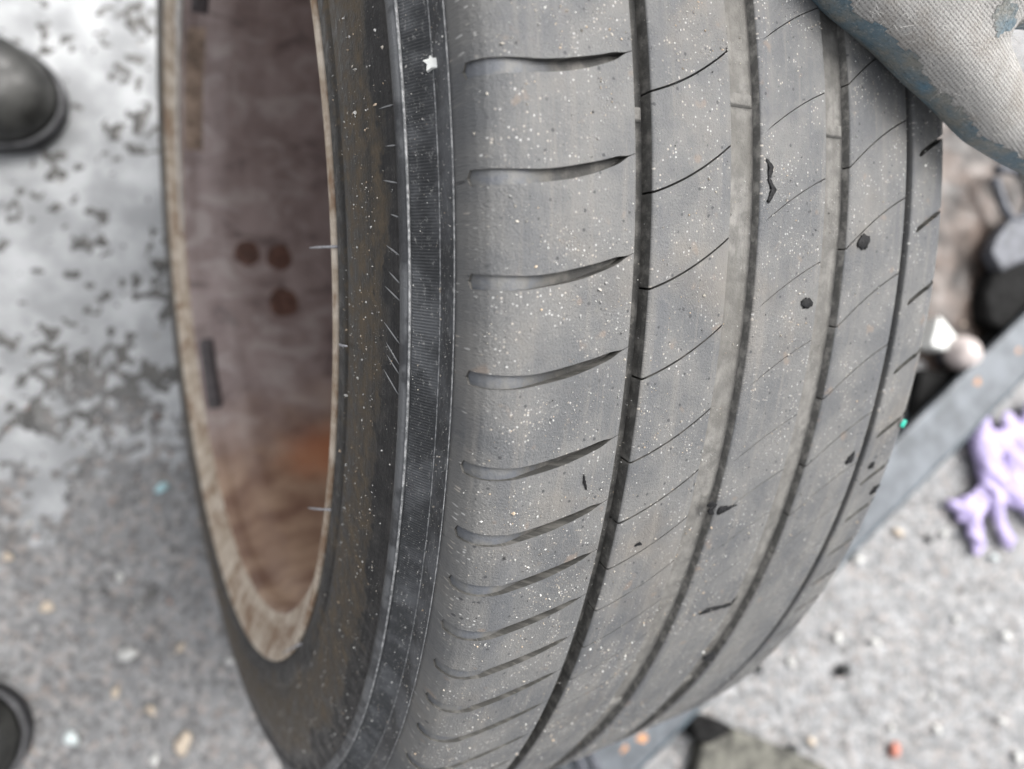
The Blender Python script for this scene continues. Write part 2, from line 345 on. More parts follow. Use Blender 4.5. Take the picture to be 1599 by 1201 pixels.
def ico():
    bm = bmesh.new(); bmesh.ops.create_icosphere(bm, subdivisions=1, radius=1)
    v = np.array([x.co[:] for x in bm.verts]); f = np.array([[x.index for x in p.verts] for p in bm.faces]); bm.free(); return v, f
OCT_V = np.array([(1, 0, 0), (-1, 0, 0), (0, 1, 0), (0, -1, 0), (0, 0, 1), (0, 0, -1)], float)
OCT_F = np.array([(0, 2, 4), (2, 1, 4), (1, 3, 4), (3, 0, 4), (2, 0, 5), (1, 2, 5), (3, 1, 5), (0, 3, 5)])
ICO_V, ICO_F = ico()
def rots(k):
    q = RNG.normal(size=(k, 4)); q /= np.linalg.norm(q, axis=1)[:, None]; w, x, y, z = q.T
    return np.stack([np.stack([1 - 2 * (y * y + z * z), 2 * (x * y - z * w), 2 * (x * z + y * w)], -1), np.stack([2 * (x * y + z * w), 1 - 2 * (x * x + z * z), 2 * (y * z - x * w)], -1), np.stack([2 * (x * z - y * w), 2 * (y * z + x * w), 1 - 2 * (x * x + y * y)], -1)], 1)
def scatter(pos, size, cols, base_v, base_f, stretch=0.45):
    k = len(pos); s = size[:, None] * RNG.uniform(1 - stretch, 1 + stretch, (k, 3)); A = rots(k)
    jit = 1 + RNG.uniform(-0.22, 0.22, (k, len(base_v), 1))
    v = np.einsum('kij,knj->kni', A, base_v[None] * s[:, None, :] * jit) + pos[:, None, :]
    f = base_f[None] + (np.arange(k) * len(base_v))[:, None, None]
    return v.reshape(-1, 3), f.reshape(-1, 3), np.repeat(np.concatenate([cols, np.ones((k, 1))], 1), len(base_v), 0)
# loose gravel bedded in the asphalt
k = 15000
x = RNG.uniform(-0.75, 0.95, k); y = RNG.uniform(-0.62, 0.66, k)
keepm = (basin(x, y) < 0.5) | (RNG.random(k) < 0.12); x, y = x[keepm], y[keepm]; k = len(x)
sz = RNG.uniform(0.0009, 0.0021, k) * (1 + 0.8 * (RNG.random(k) < 0.08))
pal = np.array([(0.22, 0.22, 0.225), (0.30, 0.30, 0.31), (0.36, 0.31, 0.27), (0.15, 0.148, 0.145), (0.42, 0.41, 0.39), (0.36, 0.27, 0.235), (0.24, 0.235, 0.24), (0.10, 0.098, 0.094)])
pc = pal[RNG.integers(0, len(pal), k)] * RNG.uniform(0.8, 1.2, (k, 1)); pw = sstep(x - 0.15 * y, 0.02, 0.32)[:, None] * 0.72; pc = pc * (1 - pw) + np.array([0.27, 0.272, 0.276]) * pw; bright = RNG.random(k) < 0.004; pc[bright] = (0.7, 0.69, 0.64)
pos = np.stack([x, y, gheight(x, y) + sz * 0.25], 1)
v, f, c = scatter(pos, sz, pc, OCT_V, OCT_F)
tag(mesh_obj('gravel', v, f, MT['stone'], smooth=True, attrs={'Col': ('FLOAT_COLOR', c)}), 'fine grey and tan gravel bedded in the asphalt all around', 'gravel', kind='stuff')

# mud beside the beam
mc = gp(1530, 350); vs, fs, nr, ns = [], [], 10, 40
for i in range(nr + 1):
    for j in range(ns):
        a = 2 * math.pi * j / ns; rad = i / nr
        rr = rad * (0.215 + 0.05 * math.sin(2 * a + 1) + 0.02 * math.sin(5 * a))
        xx, yy = mc[0] + rr * math.cos(a) * 0.75, mc[1] + rr * math.sin(a) * 1.1
        vs.append((xx, yy, 0.0035 * (1 - rad ** 3) + float(vnoise(np.array([xx * 40]), np.array([yy * 40]), 4)[0] - 0.5) * 0.012 * (1 - rad ** 4) - 0.004 * rad ** 6))
for i in range(nr):
    for j in range(ns): fs.append((i * ns + j, i * ns + (j + 1) % ns, (i + 1) * ns + (j + 1) % ns, (i + 1) * ns + j))
tag(mesh_obj('mud', vs, fs, MT['mud']), kind='structure')

# ------------------------------------------------------------------ wheel
R0, KC = 0.34, 0.1643
ex = M @ AX; Uw = M @ UU; Vw = M @ VV; hub = W(C_HUB)
ez = np.array([0, 0, 1.0]); ez -= ex * (ez @ ex); ez /= np.linalg.norm(ez); ey = np.cross(ez, ex)
BASE = np.array([0.09, 0, -0.3385])
wm = Matrix.Identity(4); bw = hub + ex * BASE[0] + ez * BASE[2]
for i, v in enumerate((ex, ey, ez)):
    for j in range(3): wm[j][i] = v[j]
for j in range(3): wm[j][3] = bw[j]
wheel = empty('wheel', wm)
tag(wheel, 'dirty car wheel with a worn grey tyre standing on the wet asphalt', 'wheel')
cu, su, cv, sv = Uw @ ey, Uw @ ez, Vw @ ey, Vw @ ez
def cyl(a, r, th):                               # axle coordinate, radius, angle (deg) -> wheel-local
    a, r, th = np.broadcast_arrays(np.asarray(a, float), np.asarray(r, float), np.radians(np.asarray(th, float)))
    return np.stack([a - BASE[0], r * (np.cos(th) * cu + np.sin(th) * cv) - BASE[1], r * (np.cos(th) * su + np.sin(th) * sv) - BASE[2]], -1)
def lathe(name, prof, mat, parent, nseg=360, uvmode='a', attrs=None, wob=None, smooth=True):
    prof = np.asarray(prof, float); m = len(prof); th = np.linspace(-180, 180, nseg + 1)
    A, T = np.meshgrid(prof[:, 0], th); Rr, _ = np.meshgrid(prof[:, 1], th)
    if wob is not None: A, Rr = wob(A, Rr, T)
    P = cyl(A, Rr, T).reshape(-1, 3)
    s = np.concatenate([[0], np.cumsum(np.hypot(*np.diff(prof, axis=0).T))])
    vv = {'a': A, 'r': Rr, 's': np.broadcast_to(s, A.shape)}[uvmode]
    uv = np.stack([np.radians(T) * 0.34, vv], -1).reshape(-1, 2)
    i = (np.arange(nseg)[:, None] * m + np.arange(m - 1)[None]).ravel()
    F = np.stack([i, i + 1, i + m + 1, i + m], 1)
    at = {kk: ('FLOAT', fn(A, T).ravel()) for kk, fn in (attrs or {}).items()}
    return mesh_obj(name, P, F, mat, parent, smooth=smooth, uvs=uv, attrs=at)
def crown(a): return R0 - KC * np.asarray(a, float) ** 2

GD = 0.0052                                      # remaining groove depth
# casing: right sidewall, inner liner; the groove floors are their own dusty strips
tyre = lathe('tyre', [(-0.094, 0.318), (-0.07, crown(0.07) - GD - 0.0012), (0, R0 - GD - 0.0012), (0.07, crown(0.07) - GD - 0.0012), (0.092, 0.326), (0.0985, 0.3235),
              (0.1035, 0.312), (0.1085, 0.29), (0.109, 0.275), (0.107, 0.258), (0.105, 0.2495), (0.098, 0.2385), (0.085, 0.236), (0.082, 0.25), (0.094, 0.29), (0.085, 0.318), (0, 0.325), (-0.085, 0.318), (-0.094, 0.29), (-0.082, 0.25), (-0.085, 0.236), (-0.098, 0.2385)],
             MT['side'], wheel, uvmode='r')
tyre['label'] = 'worn grey rubber tyre'
# left sidewall, facing the boots
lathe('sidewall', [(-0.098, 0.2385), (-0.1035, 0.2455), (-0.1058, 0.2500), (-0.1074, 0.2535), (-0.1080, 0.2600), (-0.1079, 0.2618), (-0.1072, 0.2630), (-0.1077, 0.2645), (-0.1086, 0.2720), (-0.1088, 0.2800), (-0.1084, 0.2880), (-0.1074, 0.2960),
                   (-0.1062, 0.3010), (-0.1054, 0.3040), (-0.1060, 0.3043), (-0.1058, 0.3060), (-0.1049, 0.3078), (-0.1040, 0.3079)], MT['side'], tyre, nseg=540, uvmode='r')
NB = 4600
def ridges(A, Rr, T):
    i = np.arange(NB + 1)[:, None]; amp = 0.00034 * np.sin(math.pi * np.clip((Rr - 0.3079) / (0.3159 - 0.3079), 0, 1)) ** 0.4
    return A - amp * (i % 2) - amp * 0.3 * (vnoise(T * 3, Rr * 900, 6) - 0.5), Rr
lathe('serrated_band', [(-0.1040, 0.3079), (-0.1035, 0.3088), (-0.1012, 0.3125), (-0.0994, 0.3152), (-0.0990, 0.3159)], MT['band'], tyre, nseg=NB, uvmode='r', wob=ridges, smooth=False)
lathe('shoulder_strip', [(-0.0990, 0.3159), (-0.0990, 0.3190), (-0.0988, 0.3225), (-0.0978, 0.3240)], MT['band'], tyre, nseg=540, uvmode='r')
for a, r, w in ((-0.1046, 0.3080, 0.00038), (-0.0991, 0.3160, 0.00022), (-0.0988, 0.3239, 0.00018)):
    t = np.linspace(0, 2 * math.pi, 7)
    lathe('mould_line', np.stack([a + w * np.cos(t), r + w * np.sin(t)], 1), MT['line'], tyre, nseg=420, uvmode='s')
# groove floors
def groove_r(a, a0, a1, dep):
    t = np.clip((a - a0) / (a1 - a0), 0, 1)
    return crown(a) - 0.0006 - dep * np.where(t < 0.42, 1 - (1 - t / 0.42) ** 3, 1 - 0.10 * ((t - 0.42) / 0.58) ** 2)
for a0, a1, dep, mat in ((-0.0529, -0.0470, 0.0044, 'grooved'), (-0.0182, -0.0060, 0.0027, 'groove'), (0.0233, 0.0353, 0.0027, 'groove'), (0.0663, 0.0705, 0.0026, 'grooved')):
    t = np.linspace(0, 1, 17); a = a0 + (a1 - a0) * t
    lathe('groove_floor', np.stack([a, groove_r(a, a0, a1, dep)], 1), MT[mat], tyre, nseg=360)

# pitch sequence of the tread pattern (deg, measured at the middle of the near shoulder)
TK = [4.6, 9.0, 13.35, 17.65, 22.0, 25.5, 28.45, 31.4, 34.3, 37.2, 40.2]
while TK[-1] < 196: TK.append(TK[-1] + [3.0, 3.0, 3.6, 4.4, 4.4, 3.6][len(TK) // 5 % 6])
neg = [0.2]
while neg[-1] > TK[-1] - 360 + 4.4: neg.append(neg[-1] - [4.4, 4.4, 3.6, 3.0, 3.0, 3.6][len(neg) // 6 % 6])
neg[-1] = TK[-1] - 360
TK = sorted(neg + TK)
RIBS = [  # a0, a1, sipe control (a, dθ), half-width fn(a) in m, sipe depth
    dict(a=(-0.0988, -0.0527), pts=[(-0.0975, 0.10), (-0.0900, 0.10), (-0.080, 0.0), (-0.063, -0.60), (-0.0527, -1.2)], slot=True),
    dict(a=(-0.0472, -0.0180), pts=[(-0.0472, 0.42), (-0.0325, -0.55), (-0.0180, -2.05)], w=lambda a: 0.00032 + 0 * a),
    dict(a=(-0.0062, 0.0235), pts=[(-0.0062, 1.8), (0.010, 0.15), (0.0235, -0.85)], w=lambda a: 0.00017 * sstep(a, -0.0032, -0.0018)),
    dict(a=(0.0351, 0.0665), pts=[(0.0351, 2.9), (0.050, 1.2), (0.0665, -0.12)], w=lambda a: 0.00026 + 0 * a),
    dict(a=(0.0703, 0.0978), pts=[(0.0703, 2.2), (0.0745, 1.8), (0.084, 0.95), (0.0978, 0.1)], w=lambda a: 0.0010 * sstep(a, 0.0735, 0.0748)),
]
def quad(pts, a):
    xs, ys = zip(*pts); return np.polyval(np.polyfit(xs, ys, min(2, len(xs) - 1)), a)
def slot_w(a): return (0.0020 - 0.0004 * sstep(a, -0.094, -0.080) - 0.0005 * sstep(a, -0.072, -0.058)) * sstep(a, -0.09745, -0.0971) * (1 - sstep(a, -0.0600, -0.0545)) + 0.00010 * sstep(a, -0.060, -0.057)
def rib_prof(a0, a1, first, last):
    e = 0.0005
    if first:
        left = [(-0.0962, 0.318), (-0.0982, 0.3238), (-0.0974, 0.3290), (-0.0962, 0.3322), (-0.0945, 0.3347), (-0.0925, 0.3362), (-0.0900, 0.3375), (-0.0870, 0.3384)]
    else: left = [(a0, crown(a0) - 0.0072), (a0, crown(a0) - e), (a0 + e, crown(a0 + e) - 0.00008)]
    if last: right = [(0.0875, 0.3384), (0.0905, 0.3375), (0.0930, 0.3360), (0.0950, 0.3338), (0.0966, 0.3308), (0.0978, 0.3270), (0.0985, 0.3235), (0.0962, 0.318)]
    else: right = [(a1 - e, crown(a1 - e) - 0.00008), (a1, crown(a1) - e), (a1, crown(a1) - 0.0072)]
    lo, hi = left[-1][0], right[0][0]; mid = np.linspace(lo, hi, 19)[1:-1]
    P = left + [(x, crown(x)) for x in mid] + right
    if first or last:                            # finer steps round the shoulder
        Q = []
        for i in range(len(P) - 1):
            k_ = 4 if math.dist(P[i], P[i + 1]) > 0.0022 else 2
            Q += [(P[i][0] + (P[i + 1][0] - P[i][0]) * t / k_, P[i][1] + (P[i + 1][1] - P[i][1]) * t / k_) for t in range(k_)]
        P = Q + [P[-1]]
    return np.array(P)
for ri, rb in enumerate(RIBS):
    prof = rib_prof(*rb['a'], ri == 0, ri == 4); m = len(prof); pa, pr = prof[:, 0], prof[:, 1]
    aw = np.clip(pa, *sorted(rb['a'])) if ri not in (0, 4) else pa
    ctr = quad(rb['pts'], aw); hw = np.degrees((slot_w(aw) if rb.get('slot') else rb['w'](aw)) / R0)
    if ri == 4: hw = hw * 1.0
    V, Fc, UV, MI = [], [], [], []
    tang = np.gradient(prof, axis=0); tang /= np.linalg.norm(tang, axis=1)[:, None]; nrm_ = np.stack([tang[:, 1], -tang[:, 0]], 1)   # into the rubber
    steep = np.abs(np.diff(pr)) > 0.002
    def addgrid(Ag, Rg, Tg, mi):
        b = sum(len(q) for q in V); nr_, nc_ = Ag.shape
        V.append(cyl(Ag, Rg, Tg).reshape(-1, 3)); UV.append(np.stack([np.radians(Tg) * R0, Ag - np.where(np.abs(Ag) < 0.085, Rg - crown(Ag), 0)], -1).reshape(-1, 2))
        i = (np.arange(nr_ - 1)[:, None] * nc_ + np.arange(nc_ - 1)[None]).ravel() + b
        Fc.append(np.stack([i, i + 1, i + nc_ + 1, i + nc_], 1))
        MI.append(np.broadcast_to(mi, (nr_ - 1, nc_ - 1)).ravel().astype(int))
    V2, F2_, U2, M2 = [], [], [], []
    for kk in range(len(TK) - 1):
        jit0 = 0.06 * math.sin(kk * 12.9898 + ri); jit1 = 0.06 * math.sin((kk + 1) * 12.9898 + ri)
        if kk == len(TK) - 2: jit1 = 0.06 * math.sin(ri)
        fill = 1.0 if ri in (0, 4) else (1.0 if TK[kk] < 27 else 0.6)
        s0 = TK[kk] + ctr + hw * fill + jit0 * (ri > 0); s1 = TK[kk + 1] + ctr - hw * fill + jit1 * (ri > 0)
        tt = np.linspace(0, 1, 7)[:, None]
        Tg = s0[None] * (1 - tt) + s1[None] * tt
        Rg = np.broadcast_to(pr, Tg.shape)
        addgrid(np.broadcast_to(pa, Tg.shape), Rg, Tg, (steep & (ri not in (0, 4)) | (steep & (np.arange(m - 1) > m // 2) & (ri == 0)) | (steep & (np.arange(m - 1) < m // 2) & (ri == 4)))[None])
        dep = 0.0042 if ri in (0, 4) else 0.0032
        inn = np.clip(prof + nrm_ * dep, [-1, 0.3165], [1, 1])
        for edge, s_ in ((0, s0), (1, s1)):      # walls of the sipes and slots
            A2 = np.stack([pa, inn[:, 0]]); R2 = np.stack([pr, inn[:, 1]]); T2 = np.stack([s_, s_])
            addgrid(*((A2[::-1], R2[::-1], T2) if edge == 0 else (A2, R2, T2)), 1)
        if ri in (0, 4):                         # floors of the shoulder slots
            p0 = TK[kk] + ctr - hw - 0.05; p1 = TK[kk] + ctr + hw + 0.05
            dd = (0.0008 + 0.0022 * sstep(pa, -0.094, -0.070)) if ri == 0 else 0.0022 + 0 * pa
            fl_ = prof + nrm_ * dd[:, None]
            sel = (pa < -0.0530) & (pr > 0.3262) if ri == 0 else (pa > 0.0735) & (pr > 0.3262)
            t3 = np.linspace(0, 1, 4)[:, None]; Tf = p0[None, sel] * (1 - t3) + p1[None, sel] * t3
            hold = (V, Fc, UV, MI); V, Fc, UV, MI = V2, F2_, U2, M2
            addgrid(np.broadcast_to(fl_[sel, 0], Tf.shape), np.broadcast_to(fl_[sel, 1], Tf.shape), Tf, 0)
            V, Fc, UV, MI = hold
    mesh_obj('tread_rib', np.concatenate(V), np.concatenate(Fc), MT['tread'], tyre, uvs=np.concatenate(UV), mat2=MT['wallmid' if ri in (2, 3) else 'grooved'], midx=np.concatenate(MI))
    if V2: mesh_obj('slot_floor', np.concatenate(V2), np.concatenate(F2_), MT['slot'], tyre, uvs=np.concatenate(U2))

# patches that follow a surface of revolution (wear bars, balance weights, residue, stains)
def patch(name, a0, a1, t0, t1, rf, thick, mat, parent, na=6, nth=10, round_=False, attrs=None):
    s = np.linspace(-1, 1, na); t = np.linspace(-1, 1, nth); S, T = np.meshgrid(s, t)
    if round_:
        S2 = S * np.sqrt(1 - T * T / 2); T2 = T * np.sqrt(1 - S * S / 2); d = np.hypot(S2, T2)
        ang = np.arctan2(T2, S2); wob = 1 + 0.035 * np.sin(3 * ang + a0 * 900) + 0.03 * np.sin(5 * ang + t0) + 0.02 * np.sin(9 * ang)
        S2, T2 = S2 * wob, T2 * wob
    else: S2, T2 = S, T; d = np.maximum(np.abs(S), np.abs(T))
    A = (a0 + a1) / 2 + (a1 - a0) / 2 * S2; TH = (t0 + t1) / 2 + (t1 - t0) / 2 * T2
    edge = np.where(d > 0.999, -0.25, 1.0)
    Rr = rf(A) + thick * edge
    i = (np.arange(nth - 1)[:, None] * na + np.arange(na - 1)[None]).ravel()
    uv = np.stack([np.radians(TH) * R0, A], -1).reshape(-1, 2)
    return mesh_obj(name, cyl(A, Rr, TH).reshape(-1, 3), np.stack([i, i + 1, i + na + 1, i + na], 1), mat, parent, uvs=uv)
for a0, a1, t, dep in ((-0.0182, -0.0060, 4.7, 0.0027), (-0.0529, -0.0470, 5.9, 0.0044), (0.0233, 0.0353, 5.6, 0.0027), (-0.0182, -0.0060, 44, 0.0027), (0.0233, 0.0353, 45, 0.0027)):
    patch('wear_bar', a0, a1, t - 0.35, t + 0.35, lambda a, d=dep, p_=a0, q_=a1: groove_r(a, p_, q_, d), 0.0012, MT['groove'], tyre)

# slanted moulded marks and scuffs at the outer edge of the sidewall
def tube_pts(name, pts, rad, mat, parent, sides=6, uv=False):
    pts = [np.asarray(p, float) for p in pts]; V, Fc = [], []
    for i, p in enumerate(pts):
        d = pts[min(i + 1, len(pts) - 1)] - pts[max(i - 1, 0)]; d /= np.linalg.norm(d) + 1e-12
        a = np.cross(d, [0.31, 0.52, 0.79]); a /= np.linalg.norm(a); b = np.cross(d, a); r = rad[i] if hasattr(rad, '__len__') else rad
        for s in range(sides):
            q = 2 * math.pi * s / sides; V.append(p + r * (math.cos(q) * a + math.sin(q) * b))
    m = len(pts)
    for i in range(m - 1):
        for s in range(sides): Fc.append((i * sides + s, i * sides + (s + 1) % sides, (i + 1) * sides + (s + 1) % sides, (i + 1) * sides + s))
    Fc.append(tuple(range(sides))[::-1]); Fc.append(tuple(range((m - 1) * sides, m * sides)))
    return mesh_obj(name, V, Fc, mat, parent)
def side_a(r): return np.interp(r, [0.2535, 0.26, 0.272, 0.28, 0.288, 0.296, 0.301, 0.304], [-0.1074, -0.1080, -0.1086, -0.1088, -0.1084, -0.1074, -0.1062, -0.1054])
for t, r0, dt in ((4.8, 0.297, 0.2), (6.8, 0.299, 0.3), (8.5, 0.297, 0.5), (10.3, 0.300, 0.6), (11.9, 0.2975, 1.0), (13.3, 0.2985, 1.3), (14.1, 0.2965, 1.1), (16.1, 0.296, 1.5), (17.2, 0.297, 1.8), (17.9, 0.2975, 1.6), (18.8, 0.296, 1.7)):
    rr = np.linspace(r0, 0.3037, 5)
    tube_pts('sidewall_mark', [cyl(side_a(q), q, t + dt * (q - r0) / 0.007 * 0.6) for q in rr], [0.00006, 0.0002, 0.00026, 0.00026, 0.0001], MT['line'], tyre, 5)
for t0, t1, r in ((-1, 4.6, 0.3037), (5.3, 9.2, 0.3038), (9.6, 12.4, 0.3037), (13.0, 14.0, 0.3036), (15.8, 18.1, 0.3037), (18.9, 20.6, 0.3037)):
    tube_pts('sidewall_mark', [cyl(side_a(r), r + 0.0002 * math.sin(7 * q), q) for q in np.linspace(t0, t1, 9)], [0.00005] + [0.00022] * 7 + [0.00005], MT['line'], tyre, 5)
# little rubber vent hairs by the rim
for p, q in (((520, 385), (493, 387)), ((524, 538), (551, 540)), ((511, 797), (490, 792)), ((466, 1006), (449, 1018))):
    def sp(x, y):
        d = np.array([(x - IW / 2) / FPX, (y - IH / 2) / FPX, 1.0]); t = ((C_HUB + AX * -0.1085) @ AX) / (d @ AX); pt = d * t - C_HUB
        w = np.array([pt @ AX, pt @ UU, pt @ VV]); return cyl(w[0], math.hypot(w[1], w[2]), math.degrees(math.atan2(w[2], w[1])))
    a, b = sp(*p), sp(*q); b = b + np.array([-0.002, 0, 0])
    tube_pts('vent_hair', [a + (0.0015, 0, 0), a * 0.66 + b * 0.34 + (0.0004, 0, 0), a * 0.33 + b * 0.67, b], [0.0005, 0.00046, 0.0004, 0.00032], MT['hair'], tyre, 6)

# rim
def rust_fn(A, T): return 0.42 * sstep(-T, -170, -60) * 0 + sstep(np.where(T < 0, T + 360, T), 172, 128) * 1.0
def orange_fn(A, T): return np.exp(-((np.where(T < 0, T + 360, T) - 137) / 10) ** 2) * sstep(A, -0.09, 0.0) * 1.15
def barrel_r(a): return np.interp(a, [-0.0972, -0.0955, -0.081, -0.0785, -0.03, 0.085, 0.10], [0.2265, 0.2245, 0.2240, 0.2195, 0.2165, 0.2165, 0.232])
ap = np.array([-0.0972, -0.0955, -0.089, -0.081, -0.0785, -0.06, -0.03, 0.0, 0.03, 0.06, 0.085, 0.10])
rim = lathe('rim', np.stack([ap, barrel_r(ap)], 1), MT['barrel'], wheel, nseg=270, attrs={'rust': rust_fn, 'orange': orange_fn})
rim['label'] = 'brown brake-dusted rim barrel'
lathe('rim_lip', [(-0.0985, 0.2415), (-0.1030, 0.2478), (-0.1052, 0.2497), (-0.1066, 0.2500), (-0.1076, 0.2492), (-0.1078, 0.2474), (-0.1070, 0.2452), (-0.1050, 0.2420), (-0.1020, 0.2370), (-0.0995, 0.2315), (-0.0972, 0.2265)], MT['lip'], rim, nseg=360, uvmode='s')
hubd = lathe('wheel_disc', [(0.085, 0.2165), (0.078, 0.21), (0.062, 0.18), (0.05, 0.12), (0.045, 0.07), (0.03, 0.06), (0.03, 0.001)], MT['hub'], rim, nseg=120)
inner = lambda a: barrel_r(a)
patch('balance_weight', -0.0945, -0.0815, 153.5, 171, inner, -0.0022, MT['weight'], rim, nth=14)
patch('balance_weight', -0.0925, -0.0800, -117.5, -98, inner, -0.0024, MT['weight'], rim, nth=14)
tube_pts('white_streak', [cyl(-0.0990 + 0.0003 * math.sin(q), 0.2285, q) for q in np.linspace(-108, -166, 16)], [0.0006, 0.0014, 0.0026, 0.0030, 0.0022, 0.0016] + [0.0013] * 8 + [0.0008, 0.0003], MT['scale'], rim, 6)  # raised white streak along the inner edge of the lip
patch('adhesive_residue', -0.0950, -0.0805, -147, -120, inner, -0.0005, MT['glue'], rim, na=6, nth=14)
for a, t, s in ((-0.0468, -169.5, 0.0115), (-0.0185, -170.5, 0.0120), (-0.0180, 178.4, 0.0140)):
    patch('rust_spot', a - s, a + s, t - math.degrees(s / 0.2165), t + math.degrees(s / 0.2165), inner, -0.0003, MT['rustspot'], rim, na=21, nth=21, round_=True)

# ------------------------------------------------------------------ grit on the tyre
k = 60000
th = RNG.uniform(-4, 66, k); a = RNG.uniform(-0.097, 0.095, k)
s = np.radians(th) * R0
dens = 0.05 + 0.95 * sstep(vnoise(s * 70, a * 70, 31) * 0.6 + vnoise(s * 190, a * 190, 32) * 0.4, 0.46, 0.78)
dens *= 1 - 0.72 * sstep(a, -0.02, 0.055)
ing = np.zeros(k, bool)
for g0, g1 in ((-0.0530, -0.0469), (-0.0183, -0.0059), (0.0232, 0.0354), (0.0662, 0.0706)): ing |= (a > g0) & (a < g1)
tk = np.array(TK); near = np.min(np.abs(th[:, None] - (tk[None] + quad(RIBS[0]['pts'], a)[:, None])), 1)
inslot = (a < -0.0527) & (near < 0.45)
kp = (RNG.random(k) < dens) & ~inslot & ~(ing & (RNG.random(k) < 0.6)); th, a, ing = th[kp], a[kp], ing[kp]; k = len(th)
rad = np.where(a < -0.087, np.interp(a, [-0.0974, -0.0962, -0.0945, -0.0925, -0.09, -0.087], [0.329, 0.3322, 0.3347, 0.3362, 0.3375, 0.3384]), np.where(a > 0.0875, np.interp(a, [0.0875, 0.0905, 0.093, 0.095], [0.3384, 0.3375, 0.336, 0.3338]), crown(a))) - np.where(ing, 0.0032, 0)
sz = RNG.gamma(1.8, 0.000062, k).clip(0.00006, 0.00045)
gpal = np.array([(0.62, 0.62, 0.60), (0.75, 0.74, 0.70), (0.50, 0.46, 0.40), (0.58, 0.46, 0.34), (0.42, 0.41, 0.40), (0.66, 0.65, 0.62), (0.05, 0.05, 0.05)])
gc = gpal[RNG.choice(len(gpal), k, p=[0.16, 0.10, 0.24, 0.14, 0.18, 0.08, 0.10])] * RNG.uniform(0.6, 1.05, (k, 1))
P1 = cyl(a, rad + sz * 0.35, th)
k2 = 3200; th2 = RNG.uniform(-3, 75, k2); r2 = 0.254 + 0.05 * RNG.beta(2.0, 1.3, k2)
cl = vnoise(th2 * 0.9, r2 * 300, 41); kp = RNG.random(k2) < sstep(cl, 0.3, 0.75); th2, r2 = th2[kp], r2[kp]; k2 = len(r2)
sz2 = RNG.gamma(1.7, 0.00008, k2).clip(0.00008, 0.00065); P2 = cyl(side_a(r2) - sz2 * 0.3, r2, th2)
gc2 = gpal[RNG.choice(len(gpal), k2, p=[0.25, 0.25, 0.2, 0.2, 0.1, 0, 0])] * RNG.uniform(0.6, 1.0, (k2, 1))
k3 = 3000; th3 = RNG.uniform(-3, 60, k3); r3 = RNG.uniform(0.3085, 0.3228, k3)
kp = RNG.random(k3) < sstep(vnoise(th3 * 1.6, r3 * 500, 43), 0.25, 0.8); th3, r3 = th3[kp], r3[kp]; k3 = len(r3)
sz3 = RNG.gamma(1.7, 0.00006, k3).clip(0.00006, 0.0004); P3 = cyl(np.interp(r3, [0.3079, 0.3088, 0.3125, 0.3152, 0.3159, 0.3190, 0.3225], [-0.1040, -0.1035, -0.1012, -0.0994, -0.0990, -0.0990, -0.0988]) - 0.00025, r3, th3)
sz2 = np.concatenate([sz2, sz3]); gc2 = np.concatenate([gc2, gpal[RNG.choice(len(gpal), k3, p=[0.35, 0.25, 0.15, 0.05, 0.2, 0, 0])] * RNG.uniform(0.5, 0.9, (k3, 1))])
PP = np.concatenate([P1, P2, P3])
wmn = np.array(wm); PP = PP @ wmn[:3, :3].T + wmn[:3, 3]
v, f, c = scatter(PP, np.concatenate([sz, sz2]), np.concatenate([gc, gc2]), OCT_V, OCT_F, 0.55)
tag(mesh_obj('sand_grit', v, f, MT['grit'], smooth=False, attrs={'Col': ('FLOAT_COLOR', c)}), 'pale sand grains clinging to the tyre tread and sidewall', 'sand', kind='stuff')

# ------------------------------------------------------------------ things stuck to the tyre
def tread_at(x, y, r=R0):
    d = np.array([(x - IW / 2) / FPX, (y - IH / 2) / FPX, 1.0]); lo = None
    for t in np.linspace(0.12, 0.5, 6000):
        p = d * t - C_HUB; aa = p @ AX; rho = math.hypot(p @ UU, p @ VV)
        if rho < r - KC * aa * aa and abs(aa) < 0.115: return W(d * t), aa, math.degrees(math.atan2(p @ VV, p @ UU))
    return None
def outward(th): return M @ (math.cos(R_(th)) * UU + math.sin(R_(th)) * VV)
def crumb(name, pts, rad, mat, label, cat, lift=0.0003):
    # a lumpy little bit lying on the tread: chain of image-measured points set on the rubber
    PT = []
    for x, y in pts:
        p, aa, th = tread_at(x, y); PT.append(p + outward(th) * lift)
    xs_ = np.linspace(0, len(pts) - 1, 4 * (len(pts) - 1) + 1); rad = list(np.interp(xs_, range(len(pts)), rad) * (0.45 + 0.55 * np.sin(np.pi * np.clip(xs_ / (len(pts) - 1), 0.04, 0.96)) ** 0.5))
    pts = [(np.interp(q, range(len(PT)), [p[0] for p in pts]), np.interp(q, range(len(PT)), [p[1] for p in pts])) for q in xs_]
    PT = [np.array([np.interp(q, range(len(PT)), [p[j] for p in PT]) for j in range(3)]) for q in xs_]
    V = []; Fc = []; m = len(PT); sides = 12
    base = PT[0]
    for i, p in enumerate(PT):
        d = PT[min(i + 1, m - 1)] - PT[max(i - 1, 0)]; d /= np.linalg.norm(d) + 1e-12
        up = outward(tread_at(*pts[i])[2]); b = np.cross(d, up); b /= np.linalg.norm(b) + 1e-9
        for q in range(sides):
            an = 2 * math.pi * q / sides; rr = rad[i] * random.uniform(0.55, 1.3)
            V.append(p - base + rr * (math.cos(an) * b + 0.2 * math.sin(an) * up))
    for i in range(m - 1):
        for q in range(sides): Fc.append((i * sides + q, i * sides + (q + 1) % sides, (i + 1) * sides + (q + 1) % sides, (i + 1) * sides + q))
    Fc.append(tuple(range(sides))[::-1]); Fc.append(tuple(range((m - 1) * sides, m * sides)))
    ob = mesh_obj(name, V, Fc, mat); ob.location = base; tag(ob, label, cat)
    if cat == 'rubber crumb': ob['group'] = 'rubber crumbs on the tread'
    return ob
